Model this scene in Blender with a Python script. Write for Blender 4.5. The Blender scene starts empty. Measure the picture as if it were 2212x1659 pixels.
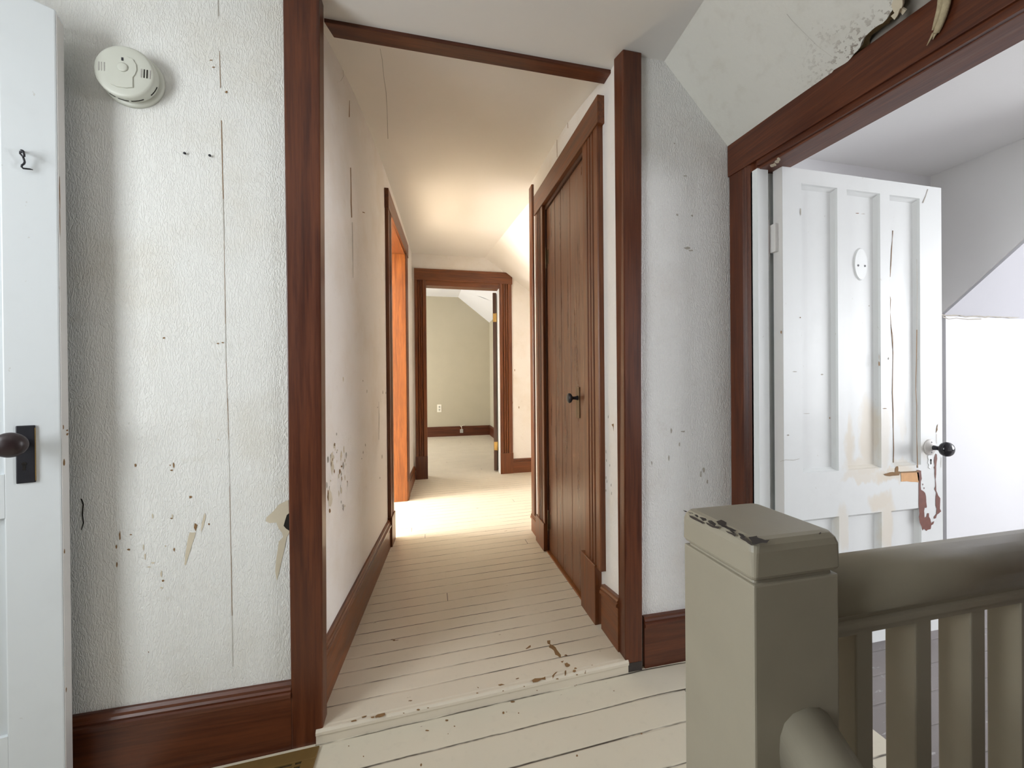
import bpy, bmesh, math, random
from mathutils import Vector as V, Matrix
from mathutils.geometry import tessellate_polygon
random.seed(7)
SC = bpy.context.scene
COL = SC.collection
# ------------------------------------------------------------------ camera
W, H, F = 2212, 1659, 831.0
YAW, PIT, ROL, CZ = math.radians(12.5), math.radians(-0.2), math.radians(0.5), 1.0
f_ = V((math.sin(YAW)*math.cos(PIT), math.cos(YAW)*math.cos(PIT), math.sin(PIT)))
r0 = V((math.cos(YAW), -math.sin(YAW), 0)); u0 = r0.cross(f_)
r_ = r0*math.cos(ROL) - u0*math.sin(ROL); u_ = u0*math.cos(ROL) + r0*math.sin(ROL)
CAM = V((0, 0, CZ))
cd = bpy.data.cameras.new('camera'); cam = bpy.data.objects.new('camera', cd); COL.objects.link(cam)
cd.sensor_width = 36; cd.lens = F/W*36; cd.clip_start = 0.02
cam.matrix_world = Matrix(((r_.x, u_.x, -f_.x, 0), (r_.y, u_.y, -f_.y, 0), (r_.z, u_.z, -f_.z, CZ), (0, 0, 0, 1)))
SC.camera = cam
def ray(x, y): return f_ + r_*((x-W/2)/F) - u_*((y-H/2)/F)
def onY(x, y, Y): d = ray(x, y); return CAM + d*(Y/d.y)
def onX(x, y, X): d = ray(x, y); return CAM + d*(X/d.x)
def onP(x, y, p, n): d = ray(x, y); p = V(p); n = V(n); return CAM + d*((p-CAM).dot(n)/d.dot(n))

# ------------------------------------------------------------------ materials
class NT:
    def __init__(s, name):
        s.m = bpy.data.materials.new(name); s.m.use_nodes = True
        s.t = s.m.node_tree; s.n = s.t.nodes; s.b = s.n['Principled BSDF']
        s.pos = s.n.new('ShaderNodeNewGeometry').outputs['Position']
    def new(s, k, **kw):
        o = s.n.new(k)
        for a, b in kw.items(): setattr(o, a, b)
        return o
    def ln(s, a, b): s.t.links.new(a, b)
    def put(s, sock, v):
        if isinstance(v, bpy.types.NodeSocket): s.ln(v, sock)
        else: sock.default_value = v
    def math(s, op, a, b=None, c=None, clamp=False):
        o = s.new('ShaderNodeMath', operation=op, use_clamp=clamp)
        s.put(o.inputs[0], a)
        if b is not None: s.put(o.inputs[1], b)
        if c is not None: s.put(o.inputs[2], c)
        return o.outputs[0]
    def vscale(s, v, sc):
        o = s.new('ShaderNodeVectorMath', operation='MULTIPLY'); s.put(o.inputs[0], v); o.inputs[1].default_value = sc
        return o.outputs[0]
    def noise(s, v, scale, detail=3, rough=.5, dist=0, col=False):
        o = s.new('ShaderNodeTexNoise'); s.put(o.inputs['Vector'], v)
        o.inputs['Scale'].default_value = scale; o.inputs['Detail'].default_value = detail
        o.inputs['Roughness'].default_value = rough; o.inputs['Distortion'].default_value = dist
        return o.outputs['Color' if col else 'Fac']
    def step(s, v, a, b):
        o = s.new('ShaderNodeMapRange', interpolation_type='SMOOTHSTEP'); s.put(o.inputs['Value'], v)
        o.inputs['From Min'].default_value = min(a, b); o.inputs['From Max'].default_value = max(a, b)
        o.inputs['To Min'].default_value = 0 if a < b else 1; o.inputs['To Max'].default_value = 1 if a < b else 0
        return o.outputs['Result']
    def mix(s, fac, a, b):
        o = s.new('ShaderNodeMix', data_type='RGBA'); s.put(o.inputs['Factor'], fac)
        for i, v in ((6, a), (7, b)):
            if isinstance(v, tuple): v = tuple(v[:3]) + (1,)
            s.put(o.inputs[i], v)
        return o.outputs[2]
    def xyz(s, v=None):
        o = s.new('ShaderNodeSeparateXYZ'); s.put(o.inputs[0], s.pos if v is None else v); return o.outputs
    def bump(s, h, strength, dist):
        o = s.new('ShaderNodeBump'); s.put(o.inputs['Height'], h)
        o.inputs['Strength'].default_value = strength; o.inputs['Distance'].default_value = dist
        s.ln(o.outputs[0], s.b.inputs['Normal'])
    def out(s, col=None, rough=None, spec=None, metal=None):
        if col is not None:
            s.put(s.b.inputs['Base Color'], (tuple(col)+(1,))[:4] if isinstance(col, tuple) else col)
        if rough is not None: s.put(s.b.inputs['Roughness'], rough)
        if spec is not None: s.b.inputs['Specular IOR Level'].default_value = spec
        if metal is not None: s.b.inputs['Metallic'].default_value = metal
        return s.m
def plain(name, col, rough=.5, metal=0, var=.12, scale=30, bumpd=0, spec=.5):
    k = NT(name); n = k.noise(k.pos, scale, 4)
    d = tuple(c*(1-var) for c in col); l = tuple(min(1, c*(1+var)) for c in col)
    if bumpd: k.bump(k.noise(k.pos, scale*3, 3), .5, bumpd)
    return k.out(k.mix(n, d, l), rough, spec, metal)
def wood(name, dark, light, axis, rough=.35, coarse=1.0, scuff=None):
    k = NT(name); sc = [11*coarse]*3; sc[axis] = .55*coarse
    v = k.vscale(k.pos, tuple(sc))
    a = k.noise(v, 3.2, 5, .6, .6); b = k.noise(v, 14, 3, .6)
    fine = [90]*3; fine[axis] = 2
    c = k.noise(k.vscale(k.pos, tuple(fine)), 1, 2)
    m = k.math('ADD', k.math('MULTIPLY', a, .6), k.math('MULTIPLY', b, .4))
    m = k.step(m, .34, .66)
    col = k.mix(m, dark, light)
    col = k.mix(k.math('MULTIPLY', k.step(c, .55, .75), .35), col, tuple(x*.4 for x in dark))
    big = k.noise(k.pos, 2.3, 2)
    col = k.mix(k.math('MULTIPLY', k.step(big, .45, .7), .3), col, tuple(x*.75 for x in light))
    rg = k.math('ADD', k.math('MULTIPLY', a, .25), rough-.12)
    if scuff:
        sp = [40]*3; sp[axis] = 4
        s_ = k.step(k.noise(k.vscale(k.pos, tuple(sp)), 1, 4, .7), .55, .7)
        s_ = k.math('MULTIPLY', s_, k.step(k.noise(k.pos, 4, 2), .42, .62))
        col = k.mix(k.math('MULTIPLY', s_, .55), col, scuff)
    k.bump(c, .12, .002)
    return k.out(col, rg)
def wallpaper(name, col, stain, strength, emboss=True):
    k = NT(name)
    v = k.vscale(k.pos, (1, 1, .33)); w = k.noise(v, 20, 2, col=True)
    o = k.new('ShaderNodeVectorMath', operation='MULTIPLY_ADD'); k.ln(w, o.inputs[0]); o.inputs[1].default_value = (.02,)*3; k.ln(v, o.inputs[2])
    n = k.noise(o.outputs[0], 165 if emboss else 160, 2.5, .55)
    h = k.math('ABSOLUTE', k.math('SUBTRACT', n, .5)); h = k.step(h, .0, .13)
    n2 = k.noise(k.pos, 300, 2)
    k.bump(k.math('ADD', h, k.math('MULTIPLY', n2, .35)), strength, .0016 if emboss else .0009)
    big = k.noise(k.pos, 2.6, 5, .6); sm = k.noise(k.pos, 16, 5, .7)
    c = k.mix(k.math('MULTIPLY', k.step(big, .45, .72), .5), col, stain)
    c = k.mix(k.math('MULTIPLY', k.step(sm, .58, .78), .3), c, tuple(x*.85 for x in stain))
    sp = k.step(k.noise(k.pos, 75, 3, .6), .72, .78)
    c = k.mix(k.math('MULTIPLY', sp, .35), c, tuple(x*.5 for x in stain))
    return k.out(c, .62, .35)
def floor_mat(name, base, y0, w, gap, chipcol, skew=0.0, endj=2.3, lines=.8, chip=(.73, .76), ymin=-99, vr=(.36, .55)):
    k = NT(name); x, y, z = k.xyz()
    wob = k.math('MULTIPLY', k.math('SUBTRACT', k.noise(k.pos, 9, 2), .5), .004)
    yy = k.math('ADD', k.math('ADD', y, wob), k.math('MULTIPLY', x, skew))
    t = k.math('DIVIDE', k.math('SUBTRACT', yy, y0), w)
    idx = k.math('FLOOR', t); fr = k.math('FRACT', t)
    d = k.math('MINIMUM', fr, k.math('SUBTRACT', 1, fr)); d = k.math('MULTIPLY', d, w)
    wn = k.new('ShaderNodeTexWhiteNoise', noise_dimensions='1D'); k.ln(idx, wn.inputs['W']); rnd = wn.outputs['Value']
    cx = k.new('ShaderNodeCombineXYZ'); k.ln(k.math('MULTIPLY', x, 3.5), cx.inputs[0]); k.ln(k.math('MULTIPLY', idx, 7.31), cx.inputs[1])
    vis = k.step(k.noise(cx.outputs[0], 1.0, 4, .7), *vr)
    if ymin > -90: vis = k.math('MULTIPLY', vis, k.step(y, ymin, ymin+.01))
    line = k.math('MULTIPLY', k.step(d, gap*1.7, gap*.5), k.math('MULTIPLY', vis, lines))
    # butt joints
    xe = k.math('FRACT', k.math('ADD', k.math('DIVIDE', x, endj), k.math('MULTIPLY', rnd, 9.7)))
    je = k.math('MULTIPLY', k.math('MULTIPLY', k.math('MINIMUM', xe, k.math('SUBTRACT', 1, xe)), endj), 1)
    line = k.math('MAXIMUM', line, k.math('MULTIPLY', k.step(je, .0018, .0006), k.step(rnd, .5, .6)))
    n1 = k.noise(k.pos, 5, 4, .6); n2 = k.noise(k.pos, 40, 4, .6)
    c = k.mix(k.math('MULTIPLY', n1, .5), base, tuple(q*.86 for q in base))
    c = k.mix(k.math('MULTIPLY', rnd, .25), c, tuple(q*.9 for q in base))
    c = k.mix(k.math('MULTIPLY', k.step(n2, .55, .8), .25), c, tuple(q*.75 for q in base))
    sq = k.noise(k.vscale(k.pos, (.6, 1.5, 1)), 34, 3, .55)
    ch = k.step(sq, *chip)
    c = k.mix(ch, c, chipcol)
    c = k.mix(line, c, (.035, .022, .012))
    hh = k.math('SUBTRACT', k.math('MULTIPLY', n2, .25), k.math('ADD', k.step(d, .006, 0), ch))
    k.bump(hh, .35, .003)
    return k.out(c, k.math('ADD', .36, k.math('MULTIPLY', n1, .2)), .5)
def stained(name, col, stain, blobs, rough=.42):
    """white paint with water stains of their own outline (x, z, rx, rz, strength)"""
    k = NT(name)
    nz = k.noise(k.vscale(k.pos, (1, 1, .45)), 22, 4, .6, col=True)
    o = k.new('ShaderNodeVectorMath', operation='MULTIPLY_ADD'); k.ln(nz, o.inputs[0]); o.inputs[1].default_value = (.055, 0, .1); k.ln(k.pos, o.inputs[2])
    x, y, z = k.xyz(o.outputs[0]); tot = None
    for bx, bz, rx, rz, s in blobs:
        a = k.math('POWER', k.math('DIVIDE', k.math('SUBTRACT', x, bx+.0275), rx), 2)
        b = k.math('POWER', k.math('DIVIDE', k.math('SUBTRACT', z, bz+.05), rz), 2)
        q = k.math('MULTIPLY', k.step(k.math('ADD', a, b), 1.2, .25), s*.8)
        tot = q if tot is None else k.math('MAXIMUM', tot, q)
    g = k.noise(k.vscale(k.pos, (60, 60, 5)), 1, 3); big = k.noise(k.pos, 5, 4, .65)
    c = k.mix(k.math('MULTIPLY', k.step(big, .5, .75), .3), col, tuple(q*.86 for q in col))
    sp = k.step(k.noise(k.vscale(k.pos, (1, 1, .6)), 60, 3, .6), .71, .76)
    c = k.mix(k.math('MULTIPLY', sp, .4), c, (.45, .42, .36))
    if tot is not None: c = k.mix(tot, c, stain)
    k.bump(g, .12, .0012)
    return k.out(c, rough)

M = {}
M['paper'] = wallpaper('embossed_white_wallpaper', (.80, .80, .77), (.66, .62, .53), .55)
M['paper_b'] = wallpaper('embossed_white_wallpaper_beside_doorway', (.80, .795, .78), (.70, .66, .62), .75)
M['plaster'] = wallpaper('painted_corridor_paper', (.80, .765, .725), (.68, .60, .50), .35, False)
M['ceil'] = plain('ceiling_paint', (.76, .745, .715), .7, var=.03, scale=3, bumpd=.0006)
M['ceil2'] = plain('alcove_ceiling_paint', (.80, .76, .705), .7, var=.03, scale=3, bumpd=.0006)
M['slope'] = plain('sloped_ceiling_paint', (.63, .635, .675), .7, var=.02, scale=3, bumpd=.0005)  # slightly darker and bluer than the white room's wall colour
M['white'] = plain('white_room_paint', (.70, .705, .725), .7, var=.02, scale=3, bumpd=.0005)
M['whitec'] = plain('white_room_ceiling_paint', (.84, .845, .84), .7, var=.02, scale=3, bumpd=.0005)
M['sage'] = plain('sage_wall_paint', (.47, .43, .325), .6, var=.06, scale=4, bumpd=.0005)
RD, RL = (.056, .0125, .0047), (.128, .034, .0105)
M['redw'] = wood('worn_header_wood', (.085, .022, .012), (.17, .06, .03), 1, .45, scuff=(.36, .22, .15))
for i, a in enumerate('xyz'):
    M['red'+a] = wood('reddish_varnished_wood_'+a, RD, RL, i, .36)
    M['brn'+a] = wood('brown_varnished_wood_'+a, (.082, .022, .006), (.195, .058, .014), i, .36)
M['brd'] = wood('worn_brown_door_wood', (.095, .034, .015), (.19, .075, .034), 2, .30, scuff=(.33, .19, .12))
M['oak'] = wood('golden_varnished_pine', (.145, .038, .006), (.27, .085, .014), 2, .38, 1.5)
M['dkw'] = wood('dark_door_wood', (.05, .02, .012), (.11, .05, .03), 2, .4)
M['floorh'] = floor_mat('cream_painted_wide_boards', (.70, .645, .52), .992, .1045, .0022, (.16, .08, .03), lines=.95)
M['floorc'] = floor_mat('cream_painted_narrow_boards', (.69, .62, .50), 1.344, .0665, .0016, (.17, .08, .02), lines=1.0, ymin=1.235, vr=(.37, .60))
M['floorg'] = floor_mat('grey_worn_boards', (.23, .205, .20), 1.0, .09, .0012, (.4, .38, .38), lines=.6, chip=(.62, .72))
M['wdoor'] = stained('water_stained_white_paint', (.72, .745, .745), (.66, .575, .44), [
    (1.47, .76, .035, .13, .75), (1.565, .80, .045, .16, .8), (1.52, .69, .09, .035, .7), (1.62, .78, .03, .14, .5),
    (1.66, .655, .12, .03, .85), (1.51, .655, .09, .025, .6), (1.60, .555, .065, .045, .75), (1.43, .47, .035, .09, .5),
    (1.64, .46, .045, .12, .7), (1.72, .68, .05, .03, .5), (1.73, .86, .02, .12, .35), (1.83, .74, .05, .05, .35)])
M['ldoor'] = stained('cool_white_door_paint', (.74, .78, .80), (.7, .7, .66), [])
M['edge'] = stained('aged_white_edge_paint', (.70, .68, .66), (.6, .55, .45), [])
M['jambw'] = stained('white_jamb_paint', (.80, .83, .83), (.6, .5, .4), [])
M['olive'] = plain('grey_green_gloss_paint', (.315, .285, .22), .40, var=.07, scale=14, bumpd=.0006)
M['chipd'] = plain('exposed_dark_chip', (.035, .026, .022), .7, var=.3, scale=80)
M['tan'] = plain('bare_plaster', (.62, .55, .42), .8, var=.08, scale=30)
M['hole'] = plain('dark_gap', (.012, .009, .006), .9, var=.2)
M['mark'] = plain('scuffed_brown_mark', (.235, .13, .05), .8, var=.3, scale=60)
M['greymark'] = plain('grey_scuff', (.40, .37, .32), .8, var=.2, scale=60)
M['rawwood'] = plain('bare_orange_wood', (.62, .33, .13), .6, var=.2, scale=40)
M['redpaint'] = plain('old_red_brown_paint', (.15, .040, .022), .6, var=.3, scale=70)
M['blackk'] = plain('black_porcelain_glaze', (.010, .010, .016), .12, var=.2)
M['brownk'] = plain('dark_mineral_knob', (.030, .017, .018), .35, var=.3, scale=60)
M['iron'] = plain('black_iron', (.028, .028, .034), .38, metal=.3, var=.3, scale=50)
M['brass'] = plain('worn_brass', (.55, .36, .12), .35, metal=.9, var=.25, scale=40)
M['bronze'] = plain('dark_bronze', (.10, .065, .035), .42, metal=.7, var=.3, scale=60)
M['plastic'] = plain('ivory_plastic', (.58, .59, .52), .42, var=.02, scale=20)
M['plasticw'] = plain('white_plastic', (.85, .82, .72), .35, var=.02, scale=20)
M['greyp'] = plain('grey_plastic', (.42, .40, .38), .5, var=.05)
M['reg'] = plain('brown_enamelled_metal', (.19, .115, .035), .42, metal=.2, var=.2, scale=25)
M['rope'] = plain('frayed_jute', (.42, .35, .22), .9, var=.3, scale=120, bumpd=.002)
M['fibre'] = plain('torn_board_fibre', (.22, .15, .07), .9, var=.4, scale=90, bumpd=.003)
M['lath'] = plain('grey_lath_behind', (.33, .30, .26), .85, var=.2, scale=20, bumpd=.002)
def torn():
    k = NT('crumbling_plaster_board'); x, y, z = k.xyz()
    base = k.mix(k.noise(k.pos, 4, 3), (.64, .63, .57), (.72, .71, .66))
    fil = k.noise(k.pos, 14, 3); m = k.math('MULTIPLY', k.step(k.math('ADD', y, k.math('MULTIPLY', fil, .2)), 1.06, .84), k.step(k.math('ADD', x, k.math('MULTIPLY', fil, .2)), 1.10, 1.22))
    sp = k.step(k.noise(k.pos, 95, 3, .6), .53, .61)
    c = k.mix(k.math('MULTIPLY', sp, m), base, (.16, .11, .08))
    c = k.mix(k.math('MULTIPLY', k.step(k.noise(k.pos, 24, 4), .5, .75), .25), c, (.5, .47, .40))
    k.bump(k.math('SUBTRACT', k.noise(k.pos, 60, 3), k.math('MULTIPLY', sp, m)), .4, .0025)
    return k.out(c, .8)
M['torn'] = torn()

# ------------------------------------------------------------------ mesh builder
OFF = {}
class B:
    def __init__(s): s.bm = bmesh.new()
    def face(s, pts, mi=0):
        pts = [V(p) for p in pts]; vs_ = [s.bm.verts.new(p) for p in pts]
        if len(pts) <= 3: tris = [tuple(range(len(pts)))]
        elif len(pts) == 4 and mi == 0: tris = [(0, 1, 2, 3)]
        else: tris = tessellate_polygon([pts])
        for t in tris:
            if len(set(t)) < 3: continue
            fc = s.bm.faces.new([vs_[i] for i in t]); fc.material_index = mi
    def _merge(s, b2, mi):
        m = {}
        for v in b2.verts: m[v] = s.bm.verts.new(v.co)
        for fc in b2.faces:
            n = s.bm.faces.new([m[v] for v in fc.verts]); n.material_index = mi; n.smooth = fc.smooth
        b2.free()
    def hexa(s, p, mi=0, bev=0, seg=2):
        """8 corners: bottom ring 0-3, top ring 4-7"""
        b = bmesh.new(); v = [b.verts.new(q) for q in p]
        for q in ((3, 2, 1, 0), (4, 5, 6, 7), (0, 1, 5, 4), (1, 2, 6, 5), (2, 3, 7, 6), (3, 0, 4, 7)): b.faces.new([v[i] for i in q])
        bmesh.ops.recalc_face_normals(b, faces=b.faces)
        if bev: bmesh.ops.bevel(b, geom=list(b.edges), offset=bev, segments=seg, affect='EDGES', profile=.6)
        s._merge(b, mi); return s
    def box(s, x0, x1, y0, y1, z0, z1, mi=0, bev=0, seg=2):
        return s.hexa([(x0, y0, z0), (x1, y0, z0), (x1, y1, z0), (x0, y1, z0), (x0, y0, z1), (x1, y0, z1), (x1, y1, z1), (x0, y1, z1)], mi, bev, seg)
    def loft(s, rings, mi=0, caps=True, smooth=False, closed=True):
        b = bmesh.new(); rv = [[b.verts.new(p) for p in r] for r in rings]; n = len(rv[0])
        for a, c in zip(rv, rv[1:]):
            for i in range(n if closed else n-1):
                j = (i+1) % n; fc = b.faces.new([a[i], a[j], c[j], c[i]]); fc.smooth = smooth
        if caps and closed:
            for ring, src in ((rv[0], rings[0]), (rv[-1], rings[-1])):
                if 5 <= n <= 26:
                    for t in tessellate_polygon([[V(p) for p in src]]):
                        if len(set(t)) == 3: b.faces.new([ring[i] for i in t])
                else: b.faces.new(ring)
        bmesh.ops.recalc_face_normals(b, faces=b.faces)
        s._merge(b, mi); return s
    def prism(s, prof, p0, p1, au, av, mi=0, smooth=False):
        """profile (u, v) swept from p0 to p1; au, av are world axes"""
        au, av = V(au), V(av)
        return s.loft([[V(p)+au*a+av*c for a, c in prof] for p in (p0, p1)], mi, smooth=smooth)
    def lathe(s, prof, c, ax, mi=0, n=32, smooth=True):
        """prof: (radius, height along ax)"""
        ax = V(ax).normalized(); t = V((0, 0, 1)) if abs(ax.z) < .9 else V((1, 0, 0))
        a = ax.cross(t).normalized(); b_ = ax.cross(a); c = V(c)
        rings = [[c+ax*h+(a*math.cos(2*math.pi*i/n)+b_*math.sin(2*math.pi*i/n))*max(r, 1e-4) for i in range(n)] for r, h in prof]
        return s.loft(rings, mi, smooth=smooth)
    def tube(s, path, rad, mi=0, n=10):
        pts = [V(p) for p in path]; rings = []; prev = None
        for i, p in enumerate(pts):
            t = (pts[min(i+1, len(pts)-1)]-pts[max(i-1, 0)]).normalized()
            if prev is None: a = t.cross(V((0.3, .2, 1))).normalized()
            else: a = (prev - t*prev.dot(t)).normalized()
            prev = a; c = t.cross(a); r = rad[i] if isinstance(rad, (list, tuple)) else rad
            rings.append([p+(a*math.cos(2*math.pi*j/n)+c*math.sin(2*math.pi*j/n))*r for j in range(n)])
        return s.loft(rings, mi, smooth=True)
    def slab(s, pts, off, mi=0):
        """planar outline given real thickness along off"""
        o = V(off); return s.loft([[V(p) for p in pts], [V(p)+o for p in pts]], mi)
    def build(s, name, mats, parent=None, origin=None):
        bm = s.bm
        tri = [fc for fc in bm.faces if len(fc.verts) > 4]
        if tri: bmesh.ops.triangulate(bm, faces=tri)
        me = bpy.data.meshes.new(name); o = bpy.data.objects.new(name, me); COL.objects.link(o)
        if parent is not None:
            off = OFF[parent.name]; o.parent = parent
        else:
            if origin is None:
                xs = [v.co for v in bm.verts]
                origin = (sum(v.x for v in xs)/len(xs), sum(v.y for v in xs)/len(xs), min(v.z for v in xs))
            off = V(origin); o.location = off
        OFF[o.name] = V(off)
        bmesh.ops.translate(bm, verts=bm.verts, vec=-V(off))
        bm.to_mesh(me); bm.free()
        for m in (mats if isinstance(mats, (list, tuple)) else [mats]): me.materials.append(M[m])
        return o
def empty(name, loc):
    o = bpy.data.objects.new(name, None); COL.objects.link(o); o.location = loc; OFF[o.name] = V(loc); o.empty_display_size = .05
    return o
def tag(o, label=None, cat=None, group=None, kind=None):
    for a, b in (('label', label), ('category', cat), ('group', group), ('kind', kind)):
        if b: o[a] = b
    return o
def struct(o, label, cat): return tag(o, label, cat, None, 'structure')
def jag(pts, j):  # roughen an outline
    out = []
    for i, p in enumerate(pts):
        q = pts[(i+1) % len(pts)]
        out.append(p)
        if j: out.append(((p[0]+q[0])/2+random.uniform(-j, j), (p[1]+q[1])/2+random.uniform(-j, j)))
    return out
def blotch(cx, cy, rx, ry, n=9):
    return [(cx+rx*math.cos(2*math.pi*i/n)*random.uniform(.6, 1.15), cy+ry*math.sin(2*math.pi*i/n)*random.uniform(.6, 1.15)) for i in range(n)]
def strip(pts, w):
    """thin crack outline around a px polyline"""
    a = [(x-w*random.uniform(.3, 1)/2, y) for x, y in pts]; b = [(x+w*random.uniform(.3, 1)/2, y) for x, y in pts]
    return a + b[::-1]
def hstrip(pts, w):
    a = [(x, y-w*random.uniform(.3, 1)/2) for x, y in pts]; b = [(x, y+w*random.uniform(.3, 1)/2) for x, y in pts]
    return a + b[::-1]

# ------------------------------------------------------------------ levels
YW = 1.222     # face of the wall that the corridor cuts through
YT = 1.207     # face of its trim
def hfloor(x): return .0377*(min(x, .72)-.72)
def cfloor(x, y):
    t = min(1, max(0, (y-1.2)/3.2)); return (.0178+.0395*x)*(1-t) + .046*t
def cceil(y):
    P = [(1.2, 2.14), (1.33, 2.148), (1.55, 2.20), (1.75, 2.238), (2.05, 2.266), (2.4, 2.283), (3.0, 2.297), (4.1, 2.30)]
    for (a, p), (b, q) in zip(P, P[1:]):
        if y <= b: return p+(q-p)*(y-a)/(b-a)
    return 2.30
def lwall(y):  # face of the corridor's left baseboard
    P = [(1.15, -.322), (1.235, -.317), (2.42, -.217), (3.3, -.158), (3.99, -.118)]
    for (a, p), (b, q) in zip(P, P[1:]):
        if y <= b: return p+(q-p)*(y-a)/(b-a)
    return -.118
LW = .016      # wall behind the board face

# ------------------------------------------------------------------ floors
b = B()
xs = [-1.72, -1.2, -.6, -.305, .1, .45, .72, 1.12]
for x0, x1 in zip(xs, xs[1:]):
    for y0, y1 in ((-1.6, .42), (.42, 1.25)):
        if y0 < 0 and x0 >= .45: continue
        b.hexa([(x0, y0, hfloor(x0)-.04), (x1, y0, hfloor(x1)-.04), (x1, y1, hfloor(x1)-.04), (x0, y1, hfloor(x0)-.04),
                (x0, y0, hfloor(x0)), (x1, y0, hfloor(x1)), (x1, y1, hfloor(x1)), (x0, y1, hfloor(x0))])
# paint chips on the lower floor
fp, fn = V((.72, 0, .0006)), V((-.0377, 0, 1))
C8 = lambda x, y: (680+x/3.0722, 1380+y/3.0722)
for cx, cy, rx, ry in ((875, 541, 14, 8), (745, 608, 16, 7), (1313, 417, 17, 8), (1253, 491, 9, 9), (1352, 492, 5, 6), (1273, 485, 4, 3), (1735, 305, 7, 4),
                       (225, 711, 5, 5), (705, 838, 8, 12), (928, 580, 6, 5), (885, 630, 4, 3), (323, 780, 5, 5), (1740, 775, 9, 7), (2168, 630, 8, 5), (1985, 345, 6, 3)):
    b.face([onP(*C8(*p), fp, fn) for p in blotch(cx, cy, rx, ry)], 1)
o = b.build('floor', ['floorh', 'mark']); struct(o, 'cream painted wide-board floor of the landing, below the corridor step', 'floor')
b = B()
ys = [1.215, 1.5, 1.9, 2.39, 2.39, 2.9, 3.4, 3.9, 4.1, 5.0, 6.0, 7.1]
for i, (y0, y1) in enumerate(zip(ys, ys[1:])):
    if y0 == y1: continue
    xr = .70 if y1 <= 2.4 else 2.1
    xl = -.36 if y1 < 4.05 else -2.1
    g = [xl+(xr-xl)*j/4 for j in range(5)]
    for x0, x1 in zip(g, g[1:]):
        z = [cfloor(x0, y0), cfloor(x1, y0), cfloor(x1, y1), cfloor(x0, y1)]
        b.hexa([(x0, y0, z[0]-.03), (x1, y0, z[1]-.03), (x1, y1, z[2]-.03), (x0, y1, z[3]-.03), (x0, y0, z[0]), (x1, y0, z[1]), (x1, y1, z[2]), (x0, y1, z[3])])
# rounded nosing and riser of the step
xa, xb = -.321, .668
def steprow(x):
    z = cfloor(x, 1.2); h = hfloor(x)
    return [(x, 1.225, z), (x, 1.212, z), (x, 1.203, z-.002), (x, 1.1985, z-.008), (x, 1.1985, z-.016), (x, 1.201, z-.0185), (x, 1.2035, z-.0195), (x, 1.2035, h-.005), (x, 1.225, h-.005)]
b.loft([[V(p) for p in steprow(xa+(xb-xa)*i/6)] for i in range(7)])
# chips: traced where the paint is gone
cp, cn = V((0, 0, .0186)), V((-.0395, 0, 1))
C5 = lambda x, y: (800+x/2.5523, 850+y/2.5523)
for poly in ([(975, 1362), (992, 1360), (992, 1382), (1012, 1392), (1022, 1400), (1030, 1415), (1050, 1440), (1052, 1456), (1040, 1452), (1020, 1440), (1012, 1418), (985, 1400), (990, 1385), (978, 1380)],
             [(1070, 1488), (1085, 1482), (1092, 1490), (1102, 1497), (1088, 1508), (1075, 1503)], [(780, 1336), (795, 1330), (822, 1328), (822, 1342), (785, 1342)],
             [(855, 1408), (870, 1396), (884, 1387), (884, 1398), (868, 1406)], [(415, 1366), (437, 1363), (428, 1373), (420, 1378)],
             [(58, 1133), (80, 1129), (104, 1131), (98, 1138), (62, 1137)], [(1050, 1476), (1066, 1472), (1060, 1484)]):
    b.face([onP(*C5(*p), cp, cn) for p in jag(poly, 2)], 1)
for cx, cy, rx, ry in ((158, 1262, 11, 6), (128, 1134, 6, 3), (240, 1137, 6, 3), (345, 1215, 6, 3), (612, 897, 4, 2), (686, 880, 6, 2), (942, 1056, 4, 4), (320, 963, 7, 2), (410, 965, 4, 2), (218, 1028, 3, 2),
                       (550, 1188, 4, 3), (137, 1210, 5, 3), (100, 1384, 4, 2), (88, 1385, 3, 2), (765, 1168, 4, 3), (312, 1057, 6, 2), (440, 1430, 3, 2), (672, 792, 4, 2), (700, 732, 5, 2), (1125, 1530, 10, 10), (1075, 1540, 6, 18),
                       (1222, 1497, 4, 2), (1130, 1515, 9, 5), (240, 640+300, 6, 2)):
    b.face([onP(*C5(*p), cp, cn) for p in blotch(cx, cy, rx, ry)], 1)
for poly in ([(1440, 275), (1460, 262), (1500, 260), (1530, 250), (1532, 272), (1505, 270), (1480, 285), (1448, 290)], [(1215, 305), (1240, 298), (1262, 305), (1230, 312)],
             [(400, 515), (420, 500), (465, 490), (468, 505), (430, 522), (405, 525)], [(370, 518), (395, 513), (395, 524), (375, 526)], [(310, 518), (345, 508), (335, 520), (315, 526)],
             [(240, 545), (275, 535), (280, 545), (245, 552)], [(1575, 245), (1600, 220), (1612, 216), (1590, 240), (1580, 265)], [(1075, 318), (1090, 322), (1085, 330)]):
    b.face([onP(*C8(*p), (0, 0, .0186), cn) for p in jag(poly, 2)], 1)
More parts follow.
